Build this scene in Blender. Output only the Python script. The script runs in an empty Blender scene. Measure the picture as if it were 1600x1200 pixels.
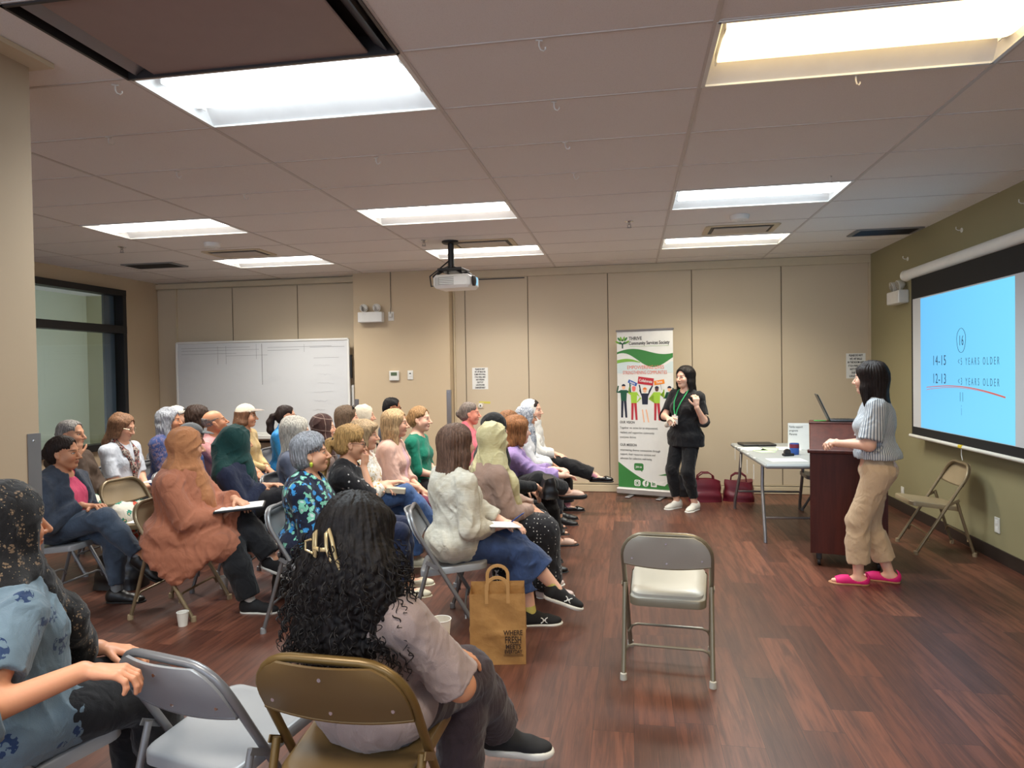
import bpy, math, random
import numpy as np
import openvdb
from mathutils import Vector, Matrix

S = bpy.context.scene
COL = S.collection
PI = math.pi
rng = random.Random(7)

# ------------------------------------------------------------------ camera
CAM_H = 1.5
YAW, PITCH, ROLL, FPX = 9.7233, -1.0287, -0.9041, 1073.27
_y, _p, _r = (math.radians(a) for a in (YAW, PITCH, ROLL))
_F = Vector((-math.sin(_y) * math.cos(_p), math.cos(_y) * math.cos(_p), math.sin(_p)))
_R0 = _F.cross(Vector((0, 0, 1))).normalized()
_U0 = _R0.cross(_F)
_R = _R0 * math.cos(_r) + _U0 * math.sin(_r)
_U = _U0 * math.cos(_r) - _R0 * math.sin(_r)
cam_data = bpy.data.cameras.new('camera')
cam_data.sensor_width = 36.0
cam_data.lens = 36.0 * FPX / 1600.0
cam_data.clip_start = 0.05
cam = bpy.data.objects.new('camera', cam_data)
COL.objects.link(cam)
_M = Matrix.Identity(4)
for _i in range(3):
    _M[_i][0], _M[_i][1], _M[_i][2] = _R[_i], _U[_i], -_F[_i]
_M[0][3], _M[1][3], _M[2][3] = 0.0, 0.0, CAM_H
cam.matrix_world = _M
S.camera = cam

# ------------------------------------------------------------------ world, exposure
S.view_settings.view_transform = 'Standard'
S.view_settings.look = 'None'
S.view_settings.gamma = 1.0
S.view_settings.use_curve_mapping = False
S.view_settings.exposure = 0.08
world = bpy.data.worlds.new('world')
S.world = world
world.use_nodes = True
world.node_tree.nodes['Background'].inputs[0].default_value = (0.66, 0.80, 1.0, 1)
world.node_tree.nodes['Background'].inputs[1].default_value = 3.2
LAMP = 6.5          # brightness of the ceiling light lenses
LAMP_W = 34.0       # watts of the lamp in each fixture
SLIDE = 1.0         # brightness of the projected slide

# ------------------------------------------------------------------ node expression helper
class X:
    """A float socket (or constant) with operators that grow math nodes."""
    def __init__(s, nt, v): s.nt, s.v = nt, v
    def _m(s, op, *o, clamp=False):
        n = s.nt.nodes.new('ShaderNodeMath'); n.operation = op; n.use_clamp = clamp
        for i, a in enumerate((s,) + o):
            a = a.v if isinstance(a, X) else a
            if isinstance(a, (int, float)): n.inputs[i].default_value = a
            else: s.nt.links.new(a, n.inputs[i])
        return X(s.nt, n.outputs[0])
    def __add__(s, o): return s._m('ADD', o)
    __radd__ = __add__
    def __sub__(s, o): return s._m('SUBTRACT', o)
    def __rsub__(s, o): return X(s.nt, o)._m('SUBTRACT', s)
    def __mul__(s, o): return s._m('MULTIPLY', o)
    __rmul__ = __mul__
    def __truediv__(s, o): return s._m('DIVIDE', o)
    def lt(s, o): return s._m('LESS_THAN', o)
    def gt(s, o): return s._m('GREATER_THAN', o)
    def abs(s): return s._m('ABSOLUTE')
    def sin(s): return s._m('SINE')
    def frac(s): return s._m('FRACT')
    def floor(s): return s._m('FLOOR')
    def max(s, o): return s._m('MAXIMUM', o)
    def min(s, o): return s._m('MINIMUM', o)
    def clamp(s): return s._m('ADD', 0.0, clamp=True)
    def soft(s, lo, hi):
        n = s.nt.nodes.new('ShaderNodeMapRange'); n.interpolation_type = 'SMOOTHSTEP'
        s.nt.links.new(s.v, n.inputs[0]); n.inputs[1].default_value = lo; n.inputs[2].default_value = hi
        return X(s.nt, n.outputs[0])

def srgb(r, g=None, b=None):
    if g is None:
        r, g, b = ((r >> 16) & 255, (r >> 8) & 255, r & 255)
    f = lambda c: (c / 255 / 12.92) if c / 255 <= 0.04045 else ((c / 255 + 0.055) / 1.055) ** 2.4
    return (f(r), f(g), f(b), 1.0)

class Mat:
    def __init__(s, name, color=(0.5, 0.5, 0.5, 1), rough=0.6, metal=0.0, spec=0.5):
        s.m = bpy.data.materials.new(name); s.m.use_nodes = True
        s.nt = s.m.node_tree; s.b = s.nt.nodes['Principled BSDF']
        s.b.inputs['Base Color'].default_value = color
        s.m.diffuse_color = color
        s.b.inputs['Roughness'].default_value = rough
        s.b.inputs['Metallic'].default_value = metal
        s.b.inputs['Specular IOR Level'].default_value = spec
        s.col = None
    def node(s, t): return s.nt.nodes.new(t)
    def link(s, a, b): s.nt.links.new(a.v if isinstance(a, X) else a, b)
    def coord(s, which='Object', scale=None):
        n = s.node('ShaderNodeTexCoord'); o = n.outputs[which]
        if scale is not None:
            mp = s.node('ShaderNodeMapping'); mp.inputs['Scale'].default_value = scale if hasattr(scale, '__len__') else (scale,) * 3
            s.link(o, mp.inputs[0]); o = mp.outputs[0]
        return o
    def xyz(s, vec):
        n = s.node('ShaderNodeSeparateXYZ'); s.link(vec, n.inputs[0])
        return [X(s.nt, n.outputs[i]) for i in range(3)]
    def noise(s, vec, scale=5.0, detail=3.0, rough=0.55, dist=0.0, out=0):
        n = s.node('ShaderNodeTexNoise'); s.link(vec, n.inputs['Vector'])
        n.inputs['Scale'].default_value = scale; n.inputs['Detail'].default_value = detail
        n.inputs['Roughness'].default_value = rough; n.inputs['Distortion'].default_value = dist
        return X(s.nt, n.outputs[out])
    def voro(s, vec, scale, feature='F1', out='Distance', rand=1.0):
        n = s.node('ShaderNodeTexVoronoi'); n.feature = feature; s.link(vec, n.inputs['Vector'])
        n.inputs['Scale'].default_value = scale; n.inputs['Randomness'].default_value = rand
        return n.outputs[out]
    def mix(s, fac, a, b, mode='MIX'):
        n = s.node('ShaderNodeMix'); n.data_type = 'RGBA'; n.blend_type = mode
        for sock, v in ((n.inputs[0], fac), (n.inputs[6], a), (n.inputs[7], b)):
            v = v.v if isinstance(v, X) else v
            if isinstance(v, (int, float)): sock.default_value = v
            elif isinstance(v, tuple): sock.default_value = v
            else: s.nt.links.new(v, sock)
        return n.outputs[2]
    def ramp(s, fac, stops, interp='LINEAR'):
        n = s.node('ShaderNodeValToRGB'); s.link(fac, n.inputs[0]); cr = n.color_ramp; cr.interpolation = interp
        while len(cr.elements) < len(stops): cr.elements.new(0.5)
        for e, (p, c) in zip(cr.elements, stops): e.position = p; e.color = c
        return n.outputs[0]
    def setcol(s, c): s.link(c, s.b.inputs['Base Color']); return s
    def bump(s, h, strength=0.3, dist=0.01):
        n = s.node('ShaderNodeBump'); n.inputs['Strength'].default_value = strength; n.inputs['Distance'].default_value = dist
        s.link(h, n.inputs['Height']); s.link(n.outputs[0], s.b.inputs['Normal']); return s
    def emit(s, color, strength):
        s.b.inputs['Emission Color'].default_value = color; s.b.inputs['Emission Strength'].default_value = strength; return s

_flat = {}
def flat(name, color, rough=0.55, metal=0.0, spec=0.5):
    if name not in _flat:
        m = Mat(name, color, rough, metal, spec)
        v = m.noise(m.coord('Object'), 9.0, 3.0)
        m.setcol(m.mix(v.soft(0.25, 0.75) * 0.18, color, tuple(c * 0.72 for c in color[:3]) + (1,)))
        _flat[name] = m.m
    return _flat[name]

# ------------------------------------------------------------------ mesh builder
class MB:
    def __init__(s): s.v, s.f, s.mi = [], [], []
    def add(s, vs, fs, mi=0):
        o = len(s.v); s.v += [tuple(p) for p in vs]
        for f in fs: s.f.append([i + o for i in f]); s.mi.append(mi)
        return s
    def box(s, c, d, rot=None, mi=0, bev=0.0):
        x, y, z = d[0] / 2, d[1] / 2, d[2] / 2
        if bev <= 0:
            vs = [Vector((i, j, k)) for i in (-x, x) for j in (-y, y) for k in (-z, z)]
            fs = [(0, 1, 3, 2), (4, 6, 7, 5), (0, 4, 5, 1), (2, 3, 7, 6), (0, 2, 6, 4), (1, 5, 7, 3)]
        else:                       # chamfered box
            b = min(bev, x * 0.98, y * 0.98, z * 0.98); vs = []; idx = {}
            for i in (-1, 1):
                for j in (-1, 1):
                    for k in (-1, 1):
                        for a, q in enumerate(((i * x, j * (y - b), k * (z - b)), (i * (x - b), j * y, k * (z - b)), (i * (x - b), j * (y - b), k * z))):
                            idx[(i, j, k, a)] = len(vs); vs.append(Vector(q))
            g = lambda i, j, k, a: idx[(i, j, k, a)]
            fs = []
            for i in (-1, 1):
                q = [g(i, -1, -1, 0), g(i, 1, -1, 0), g(i, 1, 1, 0), g(i, -1, 1, 0)]; fs.append(q if i > 0 else q[::-1])
                q = [g(-1, i, -1, 1), g(-1, i, 1, 1), g(1, i, 1, 1), g(1, i, -1, 1)]; fs.append(q if i > 0 else q[::-1])
                q = [g(-1, -1, i, 2), g(1, -1, i, 2), g(1, 1, i, 2), g(-1, 1, i, 2)]; fs.append(q if i > 0 else q[::-1])
                for j in (-1, 1):
                    q = [g(i, j, -1, 0), g(i, j, -1, 1), g(i, j, 1, 1), g(i, j, 1, 0)]; fs.append(q if i * j < 0 else q[::-1])
                    q = [g(i, -1, j, 0), g(i, 1, j, 0), g(i, 1, j, 2), g(i, -1, j, 2)]; fs.append(q if i * j > 0 else q[::-1])
                    q = [g(-1, i, j, 1), g(-1, i, j, 2), g(1, i, j, 2), g(1, i, j, 1)]; fs.append(q if i * j > 0 else q[::-1])
                    for k in (-1, 1):
                        q = [g(i, j, k, 0), g(i, j, k, 1), g(i, j, k, 2)]; fs.append(q if i * j * k > 0 else q[::-1])
        R = rot if rot is not None else Matrix.Identity(3); c = Vector(c)
        return s.add([R @ v + c for v in vs], fs, mi)
    def tube(s, pts, r, seg=10, closed=False, mi=0, caps=True, flat=None):
        pts = [Vector(p) for p in pts]; n = len(pts); rs = r if hasattr(r, '__len__') else [r] * n
        o = len(s.v); nrm = None; V = []
        for i, p in enumerate(pts):
            a = pts[i - 1] if (i > 0 or closed) else p; b = pts[(i + 1) % n] if (i < n - 1 or closed) else p
            t = (b - a).normalized()
            if nrm is None:
                nrm = t.orthogonal().normalized() if flat is None else (Vector(flat) - t * t.dot(Vector(flat))).normalized()
            else: nrm = (nrm - t * t.dot(nrm)).normalized()
            bn = t.cross(nrm)
            for k in range(seg):
                a_ = 2 * PI * k / seg
                V.append(p + (nrm * math.cos(a_) + bn * math.sin(a_)) * rs[i])
        fs = []
        for i in range(n if closed else n - 1):
            j = (i + 1) % n
            for k in range(seg):
                l = (k + 1) % seg
                fs.append((i * seg + k, i * seg + l, j * seg + l, j * seg + k))
        if caps and not closed:
            fs.append(tuple(range(seg))[::-1]); fs.append(tuple((n - 1) * seg + k for k in range(seg)))
        return s.add(V, fs, mi)
    def lathe(s, prof, seg=24, c=(0, 0, 0), mi=0, R=None):
        c = Vector(c); V = []; fs = []; n = len(prof); R = R or Matrix.Identity(3)
        for r, z in prof:
            for k in range(seg):
                a = 2 * PI * k / seg; V.append(R @ Vector((r * math.cos(a), r * math.sin(a), z)) + c)
        for i in range(n - 1):
            for k in range(seg):
                l = (k + 1) % seg; fs.append((i * seg + k, i * seg + l, (i + 1) * seg + l, (i + 1) * seg + k))
        fs.append(tuple(range(seg))[::-1]); fs.append(tuple((n - 1) * seg + k for k in range(seg)))
        return s.add(V, fs, mi)
    def poly(s, outline, o, u, v, th=0.0, mi=0):
        """flat outline (a,b) on plane o+a*u+b*v, extruded by th along u x v"""
        o, u, v = Vector(o), Vector(u), Vector(v); n = u.cross(v).normalized()
        P = [o + u * a + v * b for a, b in outline]; m = len(P)
        if th == 0: return s.add(P, [tuple(range(m))], mi)
        V = P + [p + n * th for p in P]
        fs = [tuple(range(m))[::-1], tuple(range(m, 2 * m))] + [(i, (i + 1) % m, m + (i + 1) % m, m + i) for i in range(m)]
        return s.add(V, fs, mi)
    def grid(s, fn, nu, nv, mi=0, closed_u=False):
        V = [fn(i / (nu if closed_u else nu - 1), j / (nv - 1)) for j in range(nv) for i in range(nu)]
        fs = []
        for j in range(nv - 1):
            for i in range(nu if closed_u else nu - 1):
                k = (i + 1) % nu
                fs.append((j * nu + i, j * nu + k, (j + 1) * nu + k, (j + 1) * nu + i))
        return s.add(V, fs, mi)
    def build(s, name, mats, parent=None, smooth=False, loc=None, rotz=0.0):
        me = bpy.data.meshes.new(name); me.from_pydata(s.v, [], s.f)
        for m in (mats if isinstance(mats, (list, tuple)) else [mats]): me.materials.append(m)
        if any(s.mi): me.polygons.foreach_set('material_index', s.mi)
        if smooth:
            me.shade_smooth()
            try: me.set_sharp_from_angle(angle=math.radians(42))
            except Exception: pass
        me.update()
        o = bpy.data.objects.new(name, me); COL.objects.link(o)
        if parent: o.parent = parent
        if loc is not None: o.location = loc
        o.rotation_euler.z = rotz
        return o

def tag(o, label=None, cat=None, group=None, kind=None):
    for k, v in (('label', label), ('category', cat), ('group', group), ('kind', kind)):
        if v: o[k] = v
    return o
def thing(name, label, cat, loc=(0, 0, 0), rotz=0.0, group=None):
    o = bpy.data.objects.new(name, None); COL.objects.link(o); o.empty_display_size = 0.1
    o.location = loc; o.rotation_euler.z = rotz
    return tag(o, label, cat, group)
def struct(o): return tag(o, kind='structure')
def kids(o): return [c for c in bpy.data.objects if c.parent == o]
def dup(root, loc, rotz, label, group=None):
    def cp(o, par):
        c = o.copy(); COL.objects.link(c)
        if par: c.parent = par
        for k in kids(o): cp(k, c)
        return c
    r = cp(root, None); r.location = loc; r.rotation_euler.z = rotz; r['label'] = label
    if group: r['group'] = group
    return r
def text_mesh(name, body, size, mat, parent, loc, rot, sx=1.0, align='CENTER', th=0.0004, spacing=1.0, offset=0.0):
    """lettering as a thin mesh; rot = 3x3 with columns (reading direction, up, out)"""
    cu = bpy.data.curves.new(name, 'FONT'); cu.body = body; cu.size = size; cu.align_x = align; cu.align_y = 'CENTER'
    cu.extrude = th; cu.resolution_u = 3; cu.space_character = spacing; cu.offset = offset
    t = bpy.data.objects.new(name, cu); COL.objects.link(t)
    dg = bpy.context.evaluated_depsgraph_get()
    me = bpy.data.meshes.new_from_object(t.evaluated_get(dg)); bpy.data.objects.remove(t)
    me.name = name; me.materials.clear(); me.materials.append(mat)
    me.transform(Matrix.Diagonal((sx, 1, 1, 1)))
    o = bpy.data.objects.new(name, me); COL.objects.link(o); o.parent = parent
    M = Matrix(rot).to_4x4() if not isinstance(rot, Matrix) else rot.to_4x4()
    M.translation = Vector(loc); o.matrix_local = M
    return o
def frame3(u, v):
    u, v = Vector(u).normalized(), Vector(v).normalized(); n = u.cross(v)
    return Matrix((u, v, n)).transposed()
# ================================================================== the room
CH = 2.785                      # ceiling height
GX, GY, TX, TY = -2.1075, 2.655, 1.22, 0.61
XL, XR, YB, YF = -6.4, 2.745, 8.52, -3.0
PX0, PX1, PY = -3.47, -2.21, 8.33         # projecting pier on the back wall

def wall_paint(name, c, rough=0.62):
    m = Mat(name, c, rough, 0, 0.35)
    n = m.noise(m.coord('Object'), 1.3, 4.0); g = m.noise(m.coord('Object'), 160.0, 2.0)
    m.setcol(m.mix(n.soft(0.3, 0.7) * 0.10, c, tuple(v * 0.86 for v in c[:3]) + (1,)))
    return m.bump(g, 0.06, 0.002).m
M_tan = wall_paint('tan wall paint', srgb(202, 182, 152))
M_panel = wall_paint('beige wall panel', srgb(206, 190, 164))
M_olive = wall_paint('olive wall paint', srgb(150, 143, 110))
M_trimc = flat('cream trim', srgb(206, 190, 160), 0.5)
M_black = flat('black painted metal', srgb(28, 27, 28), 0.45)
M_base = flat('dark brown vinyl base', srgb(44, 34, 30), 0.5)
M_white = flat('white plastic', srgb(226, 224, 216), 0.4)
M_whitemetal = flat('white enamelled metal', srgb(232, 232, 228), 0.35)
M_greymetal = flat('satin grey metal', srgb(150, 148, 150), 0.35, 0.75)
M_chrome = flat('polished metal', srgb(205, 205, 205), 0.18, 1.0)
M_dkmetal = flat('dark metal', srgb(70, 66, 66), 0.4, 0.6)
M_blackpl = flat('black plastic', srgb(24, 24, 26), 0.45)
M_paper = flat('white paper', srgb(236, 236, 232), 0.8)
M_ink = flat('black ink', srgb(22, 22, 24), 0.8)
M_grey = flat('mid grey plastic', srgb(128, 128, 128), 0.5)

def floor_mat():
    m = Mat('reddish brown wood plank', srgb(92, 50, 36), 0.36, 0, 0.55)
    x, y, z = m.xyz(m.coord('Object'))
    row = (x / 0.17).floor()
    n1 = m.node('ShaderNodeTexWhiteNoise'); n1.noise_dimensions = '1D'; m.link(row, n1.inputs['W'])
    yy = (y + X(m.nt, n1.outputs[0]) * 7.0) / 1.0
    pl = yy.floor()
    cmb = m.node('ShaderNodeCombineXYZ'); m.link(row, cmb.inputs[0]); m.link(pl, cmb.inputs[1])
    n2 = m.node('ShaderNodeTexWhiteNoise'); n2.noise_dimensions = '2D'; m.link(cmb.outputs[0], n2.inputs['Vector'])
    rnd = X(m.nt, n2.outputs[0])
    cv = m.node('ShaderNodeCombineXYZ'); m.link(x * 30.0 + rnd * 40.0, cv.inputs[0]); m.link(y * 2.2 + rnd * 9.0, cv.inputs[1]); m.link(rnd * 11.0, cv.inputs[2])
    grain = m.noise(cv.outputs[0], 1.0, 6.0, 0.62, 0.6)
    cv2 = m.node('ShaderNodeCombineXYZ'); m.link(x * 150.0 + rnd * 30.0, cv2.inputs[0]); m.link(y * 4.0, cv2.inputs[1])
    fine = m.noise(cv2.outputs[0], 1.0, 3.0, 0.6)
    base = m.ramp(rnd, [(0.0, srgb(72, 42, 32)), (0.35, srgb(88, 51, 38)), (0.7, srgb(103, 61, 46)), (1.0, srgb(120, 74, 56))])
    c = m.mix(grain.soft(0.36, 0.68) * 0.8, base, srgb(56, 30, 23))
    c = m.mix(fine.soft(0.5, 0.85) * 0.35, c, srgb(146, 92, 66))
    gx = (x / 0.17).frac(); gy = yy.frac()
    seam = (gx.lt(0.012)).max(gy.lt(0.0022))
    c = m.mix(seam * 0.85, c, srgb(30, 17, 14))
    m.setcol(c)
    m.link(grain * 0.14 + fine * 0.06 + 0.29, m.b.inputs['Roughness'])
    m.bump(fine * 0.4 + seam * -1.0, 0.12, 0.002)
    return m.m
fl = struct(MB().box((-1.8, 2.8, -0.05), (9.6, 12.0, 0.1)).build('floor', floor_mat()))

# ceiling tiles with open cells where the fixtures sit
LIGHTS = [(0, 0, 'cool'), (2, 0, 'warm'), (-2, 4, 'mid'), (0, 4, 'mid'), (2, 4, 'cool'), (-2, 7, 'mid'), (0, 7, 'mid'), (2, 7, 'warmish'),
          (0, -4, 'mid'), (2, -4, 'mid'), (-2, -4, 'mid')]
HOLES = {(i, j) for i, j, _ in LIGHTS} | {(0, -1)}
def ceil_mat():
    c = srgb(234, 230, 226)
    m = Mat('mineral fibre ceiling tile', c, 0.9, 0, 0.2)
    o = m.coord('Object')
    a = m.noise(o, 210.0, 3.0, 0.7); b = m.noise(o, 0.9, 3.0); sp = m.noise(o, 420.0, 1.0)
    col = m.mix(a.soft(0.5, 0.75) * 0.22, c, srgb(200, 192, 186)); col = m.mix(sp.soft(0.66, 0.72) * 0.35, col, srgb(150, 138, 130))
    m.setcol(m.mix(b.soft(0.35, 0.75) * 0.12, col, srgb(214, 200, 192)))
    return m.bump(a, 0.25, 0.003).m
M_tile = ceil_mat()
mb = MB()
for i in range(-4, 5):
    for j in range(-10, 11):
        if (i, j) in HOLES: continue
        x0, x1 = max(GX + TX * i, XL - 0.02), min(GX + TX * (i + 1), XR + 0.02)
        y0, y1 = GY + TY * j, min(GY + TY * (j + 1), 8.62)
        if x1 <= x0 or y1 <= y0: continue
        mb.box(((x0 + x1) / 2, (y0 + y1) / 2, CH + 0.01), (x1 - x0, y1 - y0, 0.02))
struct(mb.build('ceiling', M_tile))
mb = MB()
for i in range(-4, 5):
    x = GX + TX * i
    if XL < x < XR: mb.box((x, 2.8, CH - 0.0015), (0.02, 11.6, 0.005))
for j in range(-9, 11):
    y = GY + TY * j
    if y < 8.5:
        for i in range(-4, 5):
            x0, x1 = max(GX + TX * i + 0.012, XL), min(GX + TX * (i + 1) - 0.012, XR)
            if x1 > x0: mb.box(((x0 + x1) / 2, y, CH - 0.001), (x1 - x0, 0.012, 0.004))
struct(mb.build('trim_1', flat('ceiling grid enamel', srgb(206, 198, 192), 0.5)))

# walls
struct(MB().box((XR + 0.06, 2.8, 1.42), (0.12, 11.8, 2.84)).build('wall_right', M_olive))
mb = MB()
for y0, y1, z0, z1 in ((YF, 4.4, 0, 2.84), (7.84, 8.7, 0, 2.84), (4.4, 7.84, 2.605, 2.84), (4.4, 7.84, 0, 0.62)):
    mb.box((XL - 0.07, (y0 + y1) / 2, (z0 + z1) / 2), (0.14, y1 - y0, z1 - z0))
struct(mb.build('wall_left', M_tan))
mb = MB()
mb.box((-1.8, YB + 0.12, 1.42), (9.4, 0.2, 2.84))
seams = [-2.05, -1.244, -0.252, 0.746, 1.77]
edges = [PX1 - 0.02] + seams + [XR]
for a, b in zip(edges[:-1], edges[1:]):
    mb.box(((a + b) / 2, YB + 0.015, 1.40), (b - a - 0.008, 0.03, 2.58), bev=0.003)
for a, b in zip([XL, -5.27, -4.33], [-5.27, -4.33, PX0 + 0.01]):
    mb.box(((a + b) / 2, YB + 0.015, 1.40), (b - a - 0.008, 0.03, 2.58), bev=0.003)
struct(mb.build('wall_back', M_panel))
struct(MB().box(((PX0 + PX1) / 2, (PY + YB + 0.1) / 2, 1.4), (PX1 - PX0, YB + 0.1 - PY, 2.77)).build('wall_pier', M_tan))
# unseen wall behind the viewer, gaps between mullions added to let fill light in
mb = MB(); mb.box((-1.8, YF - 0.06, 0.35), (9.6, 0.12, 0.7)); mb.box((-1.8, YF - 0.06, 2.76), (9.6, 0.12, 0.16))
for x in (-6.45, -4.6, -2.75, -.9, .95, 2.8): mb.box((x, YF - 0.06, 1.7), (0.09, 0.1, 2.0))
struct(mb.build('wall_front', M_tan))
# near column on the left, its far corner wrapped in a metal guard
CX, CY = -2.385, 2.44
struct(MB().box((CX - 0.25, CY - 0.45, CH / 2), (0.5, 0.9, CH)).build('wall_column', wall_paint('taupe column paint', srgb(170, 148, 122))))
struct(MB().box((CX - 0.22, CY - 0.435, CH - 0.012), (0.5 + 0.12, 0.93, 0.02)).build('trim_2', M_trimc))
def guard(name, x, y, sx, sy, z0, z1, label, w=0.05):
    """an L shaped corner guard; (sx, sy) point away from the solid corner"""
    mb = MB(); t = 0.004
    mb.box((x + sx * t / 2, y - sy * w / 2 + sy * t, (z0 + z1) / 2), (t, w, z1 - z0))
    mb.box((x - sx * w / 2, y + sy * t / 2, (z0 + z1) / 2), (w, t, z1 - z0))
    o = thing(name, label, 'corner guard', (0, 0, 0))
    mb.build('guard_angle', M_greymetal, o)
    sb = MB()
    for z in (z0 + 0.03, (z0 + z1) / 2, z1 - 0.03):
        sb.lathe([(0.004, 0), (0.003, 0.002)], 10, (x + sx * t, y - sy * w / 2, z), R=Matrix.Rotation(sx * PI / 2, 3, 'Y'))
        sb.lathe([(0.004, 0), (0.003, 0.002)], 10, (x - sx * w / 2, y + sy * t, z), R=Matrix.Rotation(-sy * PI / 2, 3, 'X'))
    sb.build('screw', M_chrome, o)
guard('corner_guard', CX, CY, 1, 1, 0.1, 1.28, 'tall grey metal corner guard on the near column at the left', 0.062)
guard('corner_guard', PX0, PY, -1, -1, 0.1, 1.18, 'grey metal guard on the pier corner beside the whiteboard')
guard('corner_guard', PX1, PY, 1, -1, 0.1, 1.285, 'grey metal guard on the right corner of the wall pier')

# skirting, rails and vertical trims
struct(MB().box((XR - 0.006, 2.8, 0.05), (0.012, 11.0, 0.1)).build('baseboard_right', M_base))
mb = MB(); mb.box(((PX1 + XR) / 2, YB - 0.008, 0.045), (XR - PX1, 0.016, 0.085), bev=0.004); mb.box(((PX1 + XR) / 2, YB - 0.006, 0.105), (XR - PX1, 0.008, 0.012))
struct(mb.build('baseboard_back', M_trimc))
mb = MB(); mb.box(((PX1 + XR) / 2, YB - 0.015, 2.735), (XR - PX1, 0.03, 0.095), bev=0.004); mb.box(((XL + PX0) / 2, YB - 0.015, 2.735), (PX0 - XL, 0.03, 0.07), bev=0.004)
struct(mb.build('trim_3', M_trimc))
mb = MB(); mb.box((XR - 0.012, YB - 0.012, 1.36), (0.024, 0.024, 2.7)); mb.box((-2.19, YB - 0.012, 1.36), (0.02, 0.024, 2.7)); mb.box((-6.1, YB - 0.012, 1.36), (0.022, 0.024, 2.7))
struct(mb.build('trim_4', M_trimc))
mb = MB()
for x in seams + [-5.27, -4.33]: mb.box((x, YB - 0.0005, 1.4), (0.006, 0.002, 2.58))
struct(mb.build('trim_5', flat('dark panel joint', srgb(92, 78, 62), 0.7)))
struct(MB().box((PX1 - 0.02, YB - 0.004, 2.672), (1.9, 0.006, 0.012)).build('trim_6', M_dkmetal))

# interior window on the left wall with the neighbouring room behind it
def glass(name, tint=(0.93, 0.97, 0.95, 1)):
    m = Mat(name, tint, 0.02); m.b.inputs['Transmission Weight'].default_value = 1.0; m.b.inputs['IOR'].default_value = 1.45
    g = m.noise(m.coord('Object'), 3.0, 2.0); m.link(g * 0.02 + 0.005, m.b.inputs['Roughness'])
    return m.m
M_glass = glass('window glass')
win = thing('window_1', None, None, (XL, 6.1, 0.0)); struct(win)
mb = MB(); W0, W1 = 4.42 - 6.1, 7.835 - 6.1
for z, hh in ((2.575, 0.075), (2.11, 0.095), (0.66, 0.08)): mb.box((0.0, (W0 + W1) / 2, z), (0.16, W1 - W0, hh))
for y in (W0 + 0.03, (W0 + W1) / 2 - 0.2, W1 - 0.03): mb.box((0.0, y, 1.62), (0.155, 0.06, 1.9))
mb.build('window_frame', M_black, win)
mb = MB(); mb.box((-0.06, W1 - 0.16, 1.62), (0.03, 0.17, 1.85))
mb.build('window_stile', flat('slate blue frame', srgb(96, 116, 140), 0.5), win)
p = MB().box((-0.02, (W0 + W1) / 2, 1.62), (0.008, W1 - W0 - 0.05, 1.9)).build('window_pane', M_glass, win)
# the neighbouring room
M_green = wall_paint('pale green wall paint', srgb(194, 195, 168))
mb = MB(); mb.box((XL - 2.2, 6.0, 1.42), (0.1, 7.6, 2.84)); mb.box((XL - 1.1, 9.75, 1.42), (2.3, 0.1, 2.84)); mb.box((XL - 1.1, 2.2, 1.42), (2.3, 0.1, 2.84))
struct(mb.build('wall_neighbour', M_green))
struct(MB().box((XL - 1.1, 6.0, 2.84), (2.3, 7.6, 0.06)).build('ceiling_neighbour', M_tile))
struct(MB().box((XL - 1.2, 6.0, -0.05), (2.1, 7.6, 0.1)).build('floor_neighbour', flat('grey carpet', srgb(120, 112, 104), 0.95)))

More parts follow.
